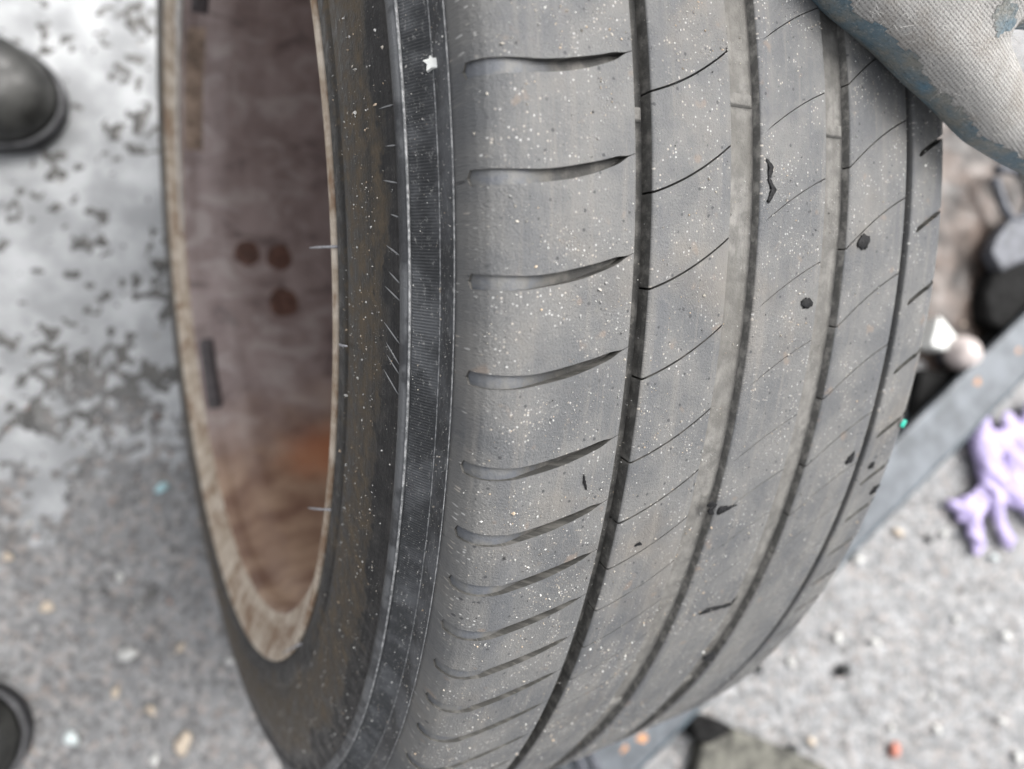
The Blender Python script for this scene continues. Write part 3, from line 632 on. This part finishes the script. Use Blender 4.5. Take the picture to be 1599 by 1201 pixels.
crumb('rubber_crumb', [(1196, 248), (1203, 262), (1200, 280), (1207, 296), (1198, 316)], [0.0004, 0.0012, 0.0006, 0.0013, 0.0009], MT['crumb'], 'ragged black rubber shaving right of the second groove near the top', 'rubber crumb')
crumb('rubber_crumb', [(1338, 384), (1348, 378), (1357, 372)], [0.0010, 0.0030, 0.0012], MT['crumb'], 'black smear on the fourth tread rib below the gloved hand', 'rubber crumb')
crumb('rubber_crumb', [(1250, 473), (1258, 473), (1268, 475)], [0.0009, 0.0021, 0.0010], MT['crumb'], 'round black crumb alone on the middle tread rib', 'rubber crumb')
crumb('rubber_crumb', [(1103, 790), (1110, 786), (1117, 788), (1107, 797), (1113, 803)], [0.0010, 0.0013, 0.0006, 0.0012, 0.0007], MT['crumb'], 'curled black rubber bit lying in the second groove', 'rubber crumb')
crumb('rubber_crumb', [(1121, 803), (1125, 795), (1136, 793), (1150, 788)], [0.0010, 0.0017, 0.0008, 0.0004], MT['crumb'], 'pointed black rubber bit on the rib edge beside the curled one', 'rubber crumb')
crumb('rubber_crumb', [(1320, 724), (1327, 716), (1334, 704)], [0.0013, 0.0019, 0.0005], MT['crumb'], 'black drop-shaped crumb left of the thin fourth groove', 'rubber crumb')
crumb('rubber_crumb', [(1355, 730), (1361, 726), (1365, 721)], [0.0009, 0.0016, 0.0008], MT['crumb'], 'small black crumb just right of the thin fourth groove', 'rubber crumb')
crumb('rubber_crumb', [(1358, 771), (1365, 764), (1373, 756)], [0.0011, 0.0018, 0.0009], MT['crumb'], 'black crumb on the outer shoulder near the steel beam', 'rubber crumb')
crumb('rubber_crumb', [(1092, 958), (1103, 953), (1122, 948), (1140, 943), (1152, 930)], [0.0009, 0.0014, 0.0009, 0.0011, 0.0004], MT['crumb'], 'long dark rubber shred across the middle rib low on the tyre', 'rubber crumb')
crumb('rubber_crumb', [(1097, 1026), (1106, 1024), (1113, 1030)], [0.0018, 0.0030, 0.0016], MT['crumb'], 'dark lump in the third groove low on the tyre', 'rubber crumb')
crumb('rubber_crumb', [(911, 740), (912, 752), (915, 764)], [0.0002, 0.0005, 0.0003], MT['crumb'], 'tiny black splinter on the near shoulder rib', 'rubber crumb')
crumb('rubber_crumb', [(991, 852), (997, 848), (1001, 850)], [0.0004, 0.0008, 0.0005], MT['crumb'], 'tiny black fleck on the second rib beside the first groove', 'rubber crumb')
crumb('plastic_chip', [(1403, 663), (1408, 660), (1413, 657)], [0.0010, 0.0019, 0.0009], MT['teal'], 'bright teal plastic chip on the far tread shoulder', 'plastic chip', 0.0008)
# pale paint fleck on the edge of the serrated band
fl = []
for i in range(10):
    an = 2 * math.pi * i / 10; rr = (0.0023 if i % 2 == 0 else 0.0015) * random.uniform(0.55, 1.2); fl.append((rr * math.cos(an), rr * math.sin(an)))
pf = W(C_HUB + AX * -0.0995 + (math.cos(R_(3.55)) * UU + math.sin(R_(3.55)) * VV) * 0.3165); nrm = M @ (-AX * 0.75 + 0.66 * UU); nrm /= np.linalg.norm(nrm)
e1 = np.cross(nrm, [0.2, 0.9, 0.1]); e1 /= np.linalg.norm(e1); e2 = np.cross(nrm, e1)
V = [nrm * 0.0008] + [e1 * x + e2 * y + nrm * 0.0007 for x, y in fl] + [e1 * x + e2 * y + nrm * -0.0004 for x, y in fl]
Fc = [(0, 1 + i, 1 + (i + 1) % 10) for i in range(10)] + [(1 + i, 11 + i, 11 + (i + 1) % 10, 1 + (i + 1) % 10) for i in range(10)]
o = mesh_obj('paint_fleck', V, Fc, MT['white'], smooth=False); o.location = pf
tag(o, 'ragged white fleck on the edge of the serrated tyre band', 'paint fleck')

# ------------------------------------------------------------------ blobby shapes from tapered capsules
def _sph():
    bm = bmesh.new(); bmesh.ops.create_icosphere(bm, subdivisions=3, radius=1); r = [v.co[:] for v in bm.verts]; bm.free(); return r
SPH = _sph()
def capsules(name, caps, voxel, smooth_it, mat, flat=None):
    V, Fc = [], []
    for p0, r0, p1, r1 in caps:
        bm = bmesh.new()
        for p, r in ((p0, r0), (p1, r1)):
            for q in SPH: bm.verts.new(Vector(p) + Vector(q) * r)
        h = bmesh.ops.convex_hull(bm, input=bm.verts[:])
        dele = list({e for e in h['geom_interior'] + h['geom_unused'] if isinstance(e, bmesh.types.BMVert)})
        bmesh.ops.delete(bm, geom=dele, context='VERTS')
        bm.verts.index_update(); b = len(V)
        V += [q.co[:] for q in bm.verts]; Fc += [[b + q.index for q in p.verts] for p in bm.faces]; bm.free()
    me = bpy.data.meshes.new('tmp'); me.from_pydata(V, [], Fc)
    tmp = bpy.data.objects.new('tmp', me); COL.objects.link(tmp)
    rm = tmp.modifiers.new('r', 'REMESH'); rm.mode = 'VOXEL'; rm.voxel_size = voxel
    if smooth_it: sm = tmp.modifiers.new('s', 'SMOOTH'); sm.iterations = smooth_it; sm.factor = 0.5
    dg = bpy.context.evaluated_depsgraph_get(); dg.update()
    me2 = bpy.data.meshes.new_from_object(tmp.evaluated_get(dg))
    bpy.data.objects.remove(tmp)
    v = np.zeros(len(me2.vertices) * 3); me2.vertices.foreach_get('co', v); v = v.reshape(-1, 3)
    fcs = [tuple(p.vertices) for p in me2.polygons]
    nn = np.zeros(len(me2.vertices) * 3); me2.vertices.foreach_get('normal', nn); nn = nn.reshape(-1, 3)
    return v, fcs, nn

# ------------------------------------------------------------------ gloved hand on the tread
def over(x, y, r):                               # a joint of radius r resting on the tread where the ray x, y meets it
    p, aa, th = tread_at(x, y); return p + outward(th) * r
H1 = over(1405, 82, 0.0145)
K1 = px(1478, 72, 0.236); E2 = px(1345, -52, 0.2235); E3 = px(1215, -178, 0.213); WR = px(1120, -420, 0.185)
F1 = px(1549, 178, 0.250); F1b = px(1630, 228, 0.264); F1c = px(1662, 262, 0.300); F1d = px(1630, 262, 0.336)
K2 = px(1540, -40, 0.228); F2 = px(1650, -12, 0.236); F2b = px(1760, 40, 0.250); F2c = px(1790, 130, 0.290)
K3 = px(1640, -135, 0.221); F3 = px(1800, -80, 0.230); F3b = px(1890, -30, 0.255)
K4 = px(1705, -240, 0.214); F4 = px(1840, -210, 0.226); F4b = px(1900, -180, 0.25)
E4 = px(1400, -330, 0.205)
TH1 = px(1300, -560, 0.19); TH2 = px(1480, -620, 0.195); TH3 = px(1600, -600, 0.21)
caps = [(K1, .0150, E2, .0150), (E2, .0150, E3, .0158), (E3, .0158, WR, .026), (K1, .0150, F1, .0118), (F1, .0118, F1b, .0108), (F1b, .0108, F1c, .0106), (F1c, .0106, F1d, .0098),
        (K2, .0140, F2, .0118), (F2, .0118, F2b, .0118), (F2b, .0128, F2c, .0115), (K3, .0152, F3, .0132), (F3, .0132, F3b, .012), (K4, .0148, F4, .0125), (F4, .0125, F4b, .011),
        (K1, .0150, K2, .0152), (K2, .0152, K3, .0152), (K3, .0152, K4, .0148), (E2, .0150, K2, .0158), (E2, .015, E4, .018), (E4, .018, K3, .0155), (E4, .018, K4, .0145), (E4, .018, WR, .026), (E3, .0158, E4, .018), (K2, .0152, E4, .018), (E4, .018, TH1, .015), (TH1, .015, TH2, .0135), (TH2, .0135, TH3, .0115), (K1, .015, E4, .017)]
hv, hf, hn = capsules('gloved_hand', caps, 0.0013, 14, None)
fdir = (F1b - E3) / np.linalg.norm(F1b - E3); upd = outward(2.0); wdir = np.cross(upd, fdir); wdir /= np.linalg.norm(wdir)
hbase = K1.copy()
wr = vnoise((hv @ fdir) * 55, (hv @ wdir) * 95, 51) - 0.5
hv = hv + hn * (wr * 0.0016)[:, None]
wlow = wdir * np.sign(wdir @ (M @ np.array([-0.65, 0.76, 0])))
huv = np.stack([(hv - hbase) @ fdir, (hv - hbase) @ wlow - (hv - hbase) @ upd], 1)
hand = mesh_obj('gloved_hand', hv - hbase, hf, MT['knit'], uvs=huv); hand.location = hbase
tag(hand, 'hand in a dirty white knitted work glove gripping the top of the tyre', 'gloved hand')
# latex dip: a skin of its own over the palm side
nz = vnoise((hv @ fdir) * 120, (hv @ upd) * 160, 61) * 0.5 + vnoise((hv @ fdir) * 420, (hv @ wdir) * 420, 62) * 0.5
facing = hn @ (upd * 0.82 - fdir * 0.10 - M @ np.array([0, 0, 1.0]) * 0.35)
dip = facing < (0.20 + 0.42 * (nz - 0.5) + 1.1 * np.exp(-(((hv - px(1558, 22, 0.222)) ** 2).sum(1)) / 0.0085 ** 2))
sel = [f for f in hf if all(dip[i] for i in f)]
used = sorted({i for f in sel for i in f}); mp = {j: i for i, j in enumerate(used)}
cv_ = hv[used] + hn[used] * 0.00016 - hbase
co = mesh_obj('rubber_coating', cv_, [tuple(mp[i] for i in f) for f in sel], MT['latex'], hand); co['label'] = 'worn blue rubber coating of the palm'
# loose cotton fibres standing off the knit
V, Fc = [], []
cand = np.where((~dip) & (hn @ (M @ np.array([0, 0, -1.0])) > -0.1))[0]
for i in RNG.choice(cand, 9000):
    p = hv[i] - hbase; d = hn[i] * 0.5 + RNG.normal(size=3) * 0.8; d /= np.linalg.norm(d); L = RNG.uniform(0.0012, 0.0034)
    s = np.cross(d, RNG.normal(size=3)); s /= np.linalg.norm(s); bnd = RNG.normal(size=3) * 0.0006; b = len(V)
    for t in (0, 0.5, 1): V += [p + d * L * t + bnd * t * t * 2 - s * 0.000035, p + d * L * t + bnd * t * t * 2 + s * 0.000035]
    Fc += [(b, b + 1, b + 3, b + 2), (b + 2, b + 3, b + 5, b + 4)]
fz = mesh_obj('cotton_fuzz', V, Fc, m_simple('cotton_fibre', (0.5, 0.49, 0.47), 0.9, 0.1, 0, 0.1, 100, 0), hand); fz['kind'] = 'stuff'

# ------------------------------------------------------------------ boots
def boot(loc, ang, label):
    mt4 = Matrix.Translation(Vector(loc)) @ Matrix.Rotation(ang, 4, 'Z')
    root = empty('work_boot', mt4); tag(root, label, 'boot', 'boots at the left edge')
    def outline(grow, nseg=28):
        L = []
        ctl = [(0.0, 0.0), (-0.004, 0.022), (-0.020, 0.042), (-0.05, 0.0535), (-0.09, 0.054), (-0.14, 0.046), (-0.20, 0.038), (-0.255, 0.037), (-0.285, 0.026), (-0.295, 0.0)]
        t = np.linspace(0, len(ctl) - 1, nseg); xs = np.interp(t, range(len(ctl)), [q[0] for q in ctl]); ys = np.interp(t, range(len(ctl)), [q[1] for q in ctl])
        for _ in range(2):
            xs[1:-1] = (xs[:-2] + 2 * xs[1:-1] + xs[2:]) / 4; ys[1:-1] = (ys[:-2] + 2 * ys[1:-1] + ys[2:]) / 4
        c = np.array([-0.14, 0]); P = np.concatenate([np.stack([xs, ys], 1), np.stack([xs, -ys], 1)[-2:0:-1]])
        d = P - c; d /= np.linalg.norm(d, axis=1)[:, None]; return P + d * grow
    def stack(name, layers, mat, cap=True):
        V, Fc = [], []; m = len(layers[0])
        for L in layers: V += [tuple(q) for q in L]
        for i in range(len(layers) - 1):
            for j in range(m): Fc.append((i * m + j, i * m + (j + 1) % m, (i + 1) * m + (j + 1) % m, (i + 1) * m + j))
        if cap: Fc.append(tuple(range(m))[::-1]); Fc.append(tuple(range((len(layers) - 1) * m, len(layers) * m)))
        return mesh_obj(name, V, Fc, mat, root)
    lay = lambda g_, z: np.concatenate([outline(g_), np.full((len(outline(0)), 1), z)], 1)
    stack('sole', [lay(0.002, 0.0), lay(0.006, 0.004), lay(0.0065, 0.016), lay(0.005, 0.021), lay(0.0, 0.0215)], MT['sole'])
    t = np.linspace(0, 2 * math.pi, 9)[:-1]
    stack('welt', [lay(0.0035 + 0.0022 * math.cos(q), 0.0235 + 0.0022 * math.sin(q)) for q in np.linspace(-math.pi, math.pi, 9)], MT['welt'], False)
    # upper: rings shrinking towards the instep, toe cap domed
    rings = []
    for q in np.linspace(0, 1, 12):
        o2 = outline(0); sh = (1 - q ** 2.2); c = np.array([-0.175, 0]); P = c + (o2 - c) * np.array([0.30 + 0.70 * math.sqrt(max(0, 1 - q ** 2.3)), 0.62 + 0.38 * math.sqrt(max(0, 1 - q ** 2.6))])
        z = 0.0215 + q * (0.058 + 0.055 * sstep(-P[:, 0], 0.06, 0.17))
        rings.append(np.concatenate([P, z[:, None]], 1))
    stack('upper', rings, MT['leather'])
    rings = []
    for z, rx, ry, cx in ((0.07, 0.062, 0.042, -0.215), (0.10, 0.058, 0.042, -0.222), (0.14, 0.052, 0.044, -0.228), (0.17, 0.053, 0.047, -0.230), (0.175, 0.048, 0.042, -0.230), (0.12, 0.046, 0.038, -0.225)):
        aa = np.linspace(0, 2 * math.pi, 25)[:-1]; rings.append(np.stack([cx + rx * np.cos(aa), ry * np.sin(aa), np.full(24, z)], 1))
    stack('shaft', rings, MT['leather'])
    return root
bt = gp(94, 182, 0.012); boot((bt[0], bt[1], 0.0), R_(-14), 'black leather boot toe beside the puddle, upper of the two boots')
bt = gp(40, 1135, 0.012); boot((bt[0], bt[1], 0.0), R_(6), 'black boot toe low in the corner on dry asphalt, lower of the two boots')

# ------------------------------------------------------------------ steel beam and gear at the right
bA, bB = gp(1640, 452, 0.045), gp(888, 1188, 0.045)
bdir = (bB - bA)[:2]; blen = np.linalg.norm(bdir); bdir /= blen; bang = math.atan2(bdir[1], bdir[0])
beam_m = Matrix.Translation(Vector((bA[0], bA[1], 0))) @ Matrix.Rotation(bang, 4, 'Z')
beam = empty('steel_beam', beam_m); tag(beam, 'grey painted steel beam lying on the ground behind the tyre', 'steel beam')
def prism(name, sec, x0, x1, mat, parent):
    m = len(sec); V = [(x0, y, z) for y, z in sec] + [(x1, y, z) for y, z in sec]
    Fc = [(i, (i + 1) % m, m + (i + 1) % m, m + i) for i in range(m)] + [tuple(range(m))[::-1], tuple(range(m, 2 * m))]
    return mesh_obj(name, V, Fc, mat, parent, smooth=False)
def rsec(y0, y1, z0, z1, r):
    out = []
    for cy, cz, a0 in ((y1 - r, z1 - r, 0), (y0 + r, z1 - r, 90), (y0 + r, z0 + r, 180), (y1 - r, z0 + r, 270)):
        for q in range(4): an = R_(a0 + q * 30); out.append((cy + r * math.cos(an), cz + r * math.sin(an)))
    return out
BW = 0.066
prism('top_plate', rsec(0.0, BW, 0.036, 0.047, 0.003), -0.35, blen + 0.14, MT['steel'], beam)
prism('web', rsec(0.020, 0.052, 0.004, 0.0365, 0.002), -0.35, blen + 0.13, MT['steeldark'], beam)
prism('edge_strip', rsec(BW + 0.0005, BW + 0.0045, 0.030, 0.0455, 0.0012), -0.35, blen + 0.135, MT['steeldark'], beam)
prism('bottom_plate', rsec(0.008, 0.064, -0.003, 0.0045, 0.001), -0.35, blen + 0.14, MT['steeldark'], beam)
def rustmark(xp, yp, s):
    p = gp(xp, yp, 0.0474); lp = beam_m.inverted() @ Vector(p); V = [(lp.x, lp.y, 0.0476)]
    for i in range(9):
        an = 2 * math.pi * i / 9; rr = s * random.uniform(0.6, 1.2); V.append((lp.x + rr * math.cos(an), lp.y + rr * 0.7 * math.sin(an), 0.04702))
    mesh_obj('rust_mark', V, [(0, 1 + i, 1 + (i + 1) % 9) for i in range(9)], MT['orange'], beam)
for q in ((1526, 597, 0.007), (1591, 548, 0.005), (1003, 1152, 0.008), (975, 1170, 0.005)): rustmark(*q)

def lump(name, x, y, h, dims, mat, label, cat, rot=0.0, group=None, seed=0, sub=2, jag=0.18):
    p = gp(x, y, h); bm = bmesh.new(); bmesh.ops.create_icosphere(bm, subdivisions=sub, radius=1)
    rs = random.Random(seed + int(x) * 7 + int(y))
    ph = [rs.uniform(0, 6.28) for _ in range(6)]
    for q in bm.verts:
        c = q.co.copy(); k_ = 1 + jag * (math.sin(2.1 * c.x + ph[0]) * math.sin(2.7 * c.y + ph[1]) + 0.6 * math.sin(4.3 * c.z + ph[2] + 3 * c.x)) * 1.0
        q.co = Vector((c.x * dims[0] * k_, c.y * dims[1] * k_, c.z * dims[2] * k_))
    me = bpy.data.meshes.new(name); bm.to_mesh(me); bm.free(); me.polygons.foreach_set('use_smooth', [True] * len(me.polygons)); me.materials.append(mat)
    o = bpy.data.objects.new(name, me); COL.objects.link(o); o.location = p; o.rotation_euler.z = rot; tag(o, label, cat, group); return o

# pearly knob with its stem, white wedge behind it
kb = gp(1503, 552, 0.030); kn = empty('round_knob', Matrix.Translation(Vector((kb[0], kb[1], 0.0)))); tag(kn, 'glossy whitish round knob between the tyre and the steel beam', 'knob')
V, Fc = [], []; nr, ns = 14, 24
for i in range(nr + 1):
    ph = math.pi * i / nr
    for j in range(ns): a = 2 * math.pi * j / ns; V.append((0.0255 * math.sin(ph) * math.cos(a), 0.0255 * math.sin(ph) * math.sin(a), 0.030 + 0.0235 * math.cos(ph)))
for i in range(nr):
    for j in range(ns): Fc.append((i * ns + j, i * ns + (j + 1) % ns, (i + 1) * ns + (j + 1) % ns, (i + 1) * ns + j))
mesh_obj('ball', V, Fc, MT['knob'], kn)
lathe_v, lathe_f = [], []
for i, (r, z) in enumerate(((0.016, -0.002), (0.016, 0.004), (0.009, 0.008), (0.009, 0.012))):
    for j in range(16): a = 2 * math.pi * j / 16; lathe_v.append((r * math.cos(a), r * math.sin(a), z))
for i in range(3):
    for j in range(16): lathe_f.append((i * 16 + j, i * 16 + (j + 1) % 16, (i + 1) * 16 + (j + 1) % 16, (i + 1) * 16 + j))
mesh_obj('stem', lathe_v, lathe_f, MT['zinc'], kn)
wp = [gp(1468, 492, 0.03), gp(1500, 530, 0.03), gp(1478, 548, 0.03), gp(1455, 540, 0.03)]; V = [tuple(q[:2]) + (0.030,) for q in wp] + [tuple(q[:2]) + (-0.002,) for q in wp]
o = mesh_obj('plastic_wedge', V, [(3, 2, 1, 0), (4, 5, 6, 7)] + [(i, (i + 1) % 4, 4 + (i + 1) % 4, 4 + i) for i in range(4)], MT['white'], smooth=False)
bv = o.modifiers.new('b', 'BEVEL'); bv.width = 0.004; bv.segments = 3
tag(o, 'bright white plastic wedge half hidden behind the tyre edge', 'plastic wedge')
# steel hook (loop and plate) at the right edge
hk0 = gp(1575, 320, 0.03); hk = empty('steel_hook', Matrix.Translation(Vector((hk0[0], hk0[1], 0)))); tag(hk, 'wet grey steel hook with a loop at the right edge', 'hook')
def loc_(x, y, h): q = gp(x, y, h) - np.array([hk0[0], hk0[1], 0]); return q
loop = [loc_(*q) for q in ((1551, 270, 0.03), (1556, 295, 0.03), (1566, 325, 0.03), (1578, 348, 0.03), (1592, 352, 0.03), (1606, 335, 0.03), (1614, 305, 0.03), (1606, 278, 0.03), (1588, 262, 0.03), (1566, 260, 0.03), (1551, 270, 0.03))]
loop = [sum((np.array(loop[min(max(i + d, 0), len(loop) - 1)]) for d in (-1, 0, 1))) / 3 for i in range(len(loop))]
tube_pts('loop', loop, 0.0072, MT['zinc'], hk, 10)
pl = [loc_(*q, 0.03) for q in ((1572, 345), (1602, 340), (1640, 360), (1640, 402), (1598, 408), (1560, 425), (1543, 395), (1552, 372))]; m = len(pl)
V = [tuple(q[:2]) + (0.036,) for q in pl] + [tuple(q[:2]) + (0.014,) for q in pl]
o = mesh_obj('plate', V, [tuple(range(m))[::-1], tuple(range(m, 2 * m))] + [(i, (i + 1) % m, m + (i + 1) % m, m + i) for i in range(m)], MT['zinc'], hk, smooth=False)
bv = o.modifiers.new('b', 'BEVEL'); bv.width = 0.004; bv.segments = 3
# black tool body under the hook
tb = [gp(*q, 0.025) for q in ((1556, 415), (1660, 385), (1660, 500), (1590, 530), (1540, 505), (1535, 460))]; t0 = tb[0]; m = len(tb)
V = [tuple((q - t0)[:2]) + (0.030,) for q in tb] + [tuple((q - t0)[:2]) + (-0.003,) for q in tb]
o = mesh_obj('tool_case', V, [tuple(range(m))[::-1], tuple(range(m, 2 * m))] + [(i, (i + 1) % m, m + (i + 1) % m, m + i) for i in range(m)], MT['black'], smooth=False)
o.location = (t0[0], t0[1], 0); bv = o.modifiers.new('b', 'BEVEL'); bv.width = 0.009; bv.segments = 4
tag(o, 'black tool case below the steel hook beside the beam', 'tool case')

# purple nitrile glove on the ground
def pg(x, y, h): return gp(x, y, h)
gb = pg(1560, 740, 0.0); up_ = 0.022
caps = [(pg(1545, 690, up_), .020, pg(1565, 770, up_), .022), (pg(1600, 690, up_), .022, pg(1590, 770, up_), .022), (pg(1545, 690, up_), .020, pg(1600, 690, up_), .022), (pg(1565, 770, up_), .02, pg(1590, 770, up_), .02),
        (pg(1545, 655, .018), .012, pg(1548, 700, up_), .019), (pg(1582, 650, .02), .011, pg(1592, 700, up_), .02), (pg(1625, 640, .02), .016, pg(1605, 700, up_), .022),
        (pg(1540, 770, .018), .014, pg(1524, 812, .013), .0115), (pg(1524, 812, .013), .0115, pg(1530, 858, .010), .0095),
        (pg(1562, 785, .018), .014, pg(1566, 812, .015), .012), (pg(1566, 812, .015), .012, pg(1578, 846, .010), .010),
        (pg(1534, 772, .018), .012, pg(1510, 790, .014), .0095), (pg(1510, 790, .014), .0095, pg(1492, 786, .010), .008), (pg(1510, 792, .012), .008, pg(1503, 808, .008), .006),
        (pg(1600, 770, .018), .014, pg(1625, 815, .012), .011)]
gv, gfc, gn = capsules('nitrile_glove', caps, 0.0016, 5, None)
gv[:, 2] = (gv[:, 2]) * 0.6
u_ = (gv[:, 0] + gv[:, 1]) * 42; w_ = (gv[:, 0] - gv[:, 1]) * 20
wr = np.abs(vnoise(u_, w_, 71) - 0.5) * 2 + 0.25 * np.abs(vnoise(u_ * 2.1 + 3, w_ * 1.6, 72) - 0.5) * 2
gv = gv + gn * ((0.42 - wr) * 0.0085)[:, None]; gv[:, 2] = np.maximum(gv[:, 2], 0.0)
o = mesh_obj('nitrile_glove', gv - gb, gfc, MT['purple']); o.location = gb
tag(o, 'crumpled pale purple disposable glove lying on the asphalt', 'glove')

# (placed below)
# board, black slabs for shade and rods showing under the tyre at the bottom
def slab(name, pts, h, thick, mat, label, cat, bev=0.003):
    q = [gp(x, y, h) for x, y in pts]; q0 = q[0]; m = len(q)
    V = [tuple((p - q0)[:2]) + (h,) for p in q] + [tuple((p - q0)[:2]) + (h - thick,) for p in q]
    o = mesh_obj(name, V, [tuple(range(m))[::-1], tuple(range(m, 2 * m))] + [(i, (i + 1) % m, m + (i + 1) % m, m + i) for i in range(m)], mat, smooth=False)
    o.location = (q0[0], q0[1], 0); b = o.modifiers.new('b', 'BEVEL'); b.width = bev; b.segments = 3; tag(o, label, cat); return o
slab('wet_board', [(1096, 1165), (1150, 1141), (1290, 1198), (1330, 1260), (1075, 1262)], 0.02, 0.024, MT['wood'], 'greenish grey wet board at the bottom edge beside the beam', 'board')
slab('shadow_plug', [(1078, 1120), (1112, 1126), (1150, 1140), (1110, 1165), (1085, 1160)], 0.026, 0.030, MT['black'], 'black slab added as the shadow hole between the board and the beam', 'shadow slab', 0.006)  # no real strip: black shape standing in for a shadowed hole
slab('shadow_slab', [(1425, 668), (1440, 575), (1490, 585), (1550, 520), (1640, 425), (1680, 440), (1560, 565), (1470, 650)], 0.016, 0.02, MT['black'], 'black slab added as the deep shadow in the gap between tyre and steel beam', 'shadow sheet')  # no real mat: black sheet standing in for deep shadow beside the beam
for i, (xa, ya, xb, yb) in enumerate(((903, 1182, 920, 1225), (922, 1178, 948, 1228))):
    a, b = gp(xa, ya, 0.06), gp(xb, yb, 0.06); mid = (a + b) / 2; d = (b - a) / np.linalg.norm(b - a)
    V = [a - d * 0.05, a, mid, b, b + d * 0.08]
    o = tube_pts('thin_rod', [q - a for q in V], 0.0045, MT['zinc'], None, 8); o.location = a
    tag(o, ('left' if i == 0 else 'right') + ' one of two thin pale steel rods at the bottom edge under the tyre', 'rod', 'rods at the bottom edge')
    for kx, hh in ((0, 0.06),): pass

# ------------------------------------------------------------------ single stones and chips on the ground
def colmat(name, c): return m_simple(name, c, 0.5, 0.4, 0, 0.12, 120, 0.0004)
MW, MB, MC, MR, MD, MG = colmat('white_stone', (0.56, 0.56, 0.54)), colmat('beige_stone', (0.52, 0.44, 0.35)), colmat('cyan_chip', (0.42, 0.62, 0.66)), colmat('red_chip', (0.48, 0.19, 0.14)), colmat('black_stone', (0.02, 0.022, 0.022)), colmat('greenish_white_chip', (0.6, 0.66, 0.66))
ST = [
    (199, 1021, 0.0085, MW, 'largest white pebble on the asphalt left of the wheel rim bottom'),
    (286, 1162, 0.0105, MB, 'large beige pebble low on the left between boot and tyre'),
    (253, 762, 0.0062, MC, 'pale cyan pebble beside the sidewall on the left'),
    (111, 1152, 0.0070, MG, 'bluish white pebble near the lower boot'),
    (73, 948, 0.0060, MB, 'cream pebble above the lower boot on the left'),
    (186, 902, 0.0050, MW, 'small off-white pebble above the largest white one'),
    (180, 1082, 0.0058, MB, 'tan pebble just below the largest white pebble'),
    (235, 1110, 0.0052, MB, 'tan pebble left of the large beige pebble'),
    (240, 1188, 0.0056, MW, 'off-white pebble at the bottom edge left of the tyre'),
    (357, 1032, 0.0050, MW, 'white pebble touching the outline of the sidewall'),
    (281, 1012, 0.0048, MB, 'cream pebble right of the largest white pebble'),
    (11, 870, 0.0045, MB, 'cream pebble at the left edge halfway down'),
    (1308, 996, 0.0068, MW, 'white pebble right of the lower tread, leftmost of a pair'),
    (1367, 1003, 0.0066, MW, 'white pebble right of the lower tread, rightmost of a pair'),
    (1235, 1035, 0.0066, MW, 'white pebble close under the tread edge above the black lump'),
    (1340, 874, 0.0070, MW, 'white pebble against the tread right below the beam edge'),
    (1403, 832, 0.0068, MB, 'cream pebble between the beam and the purple glove'),
    (1474, 834, 0.0068, MW, 'white pebble left of the purple glove fingers'),
    (1553, 870, 0.0060, MG, 'off-white pebble below the purple glove fingers'),
    (1398, 1171, 0.0092, MR, 'brick red chip near the bottom edge on the right'),
    (1463, 1139, 0.0066, MW, 'white pebble right of the red chip'),
    (1455, 1088, 0.0052, MW, 'white pebble above the one beside the red chip'),
    (1563, 1126, 0.0064, MW, 'long white pebble at the lower right'),
    (1589, 1184, 0.0078, MW, 'white pebble in the bottom right corner'),
    (1572, 993, 0.0070, MW, 'white pebble at the right edge below the purple glove'),
    (1493, 967, 0.0060, MW, 'white pebble below the purple glove, left of the edge one'),
    (1392, 1137, 0.0052, MW, 'pale pebble above the red chip'),
    (1268, 1158, 0.0056, MB, 'peach pebble beside the wet board'),
    (1319, 1047, 0.0110, MD, 'black lump on the pale asphalt at the lower right'),
    (1184, 1044, 0.0075, MD, 'small black lump at the tread edge low on the right'),
    (1233, 1178, 0.0125, MD, 'black clod on the corner of the wet board'),
    (1450, 842, 0.0060, MD, 'dark chip beside the white pebble left of the purple glove'),
    (1504, 506, 0.0050, MB, 'tan pebble in the mud above the knob, leftmost of two'),
    (1536, 512, 0.0050, MB, 'tan pebble in the mud above the knob, rightmost of two'),
    (1506, 357, 0.0060, MB, 'cream pebble in the mud beside the tread edge'),
]
for i, (x, y, s, m, lab) in enumerate(ST):
    lump('pebble', x, y, s * 0.45 - 0.003, (s * 1.05, s * 0.75, s * 0.6), m, lab, 'pebble', rot=i * 1.7, group='loose pebbles on the asphalt', seed=i, jag=0.34)
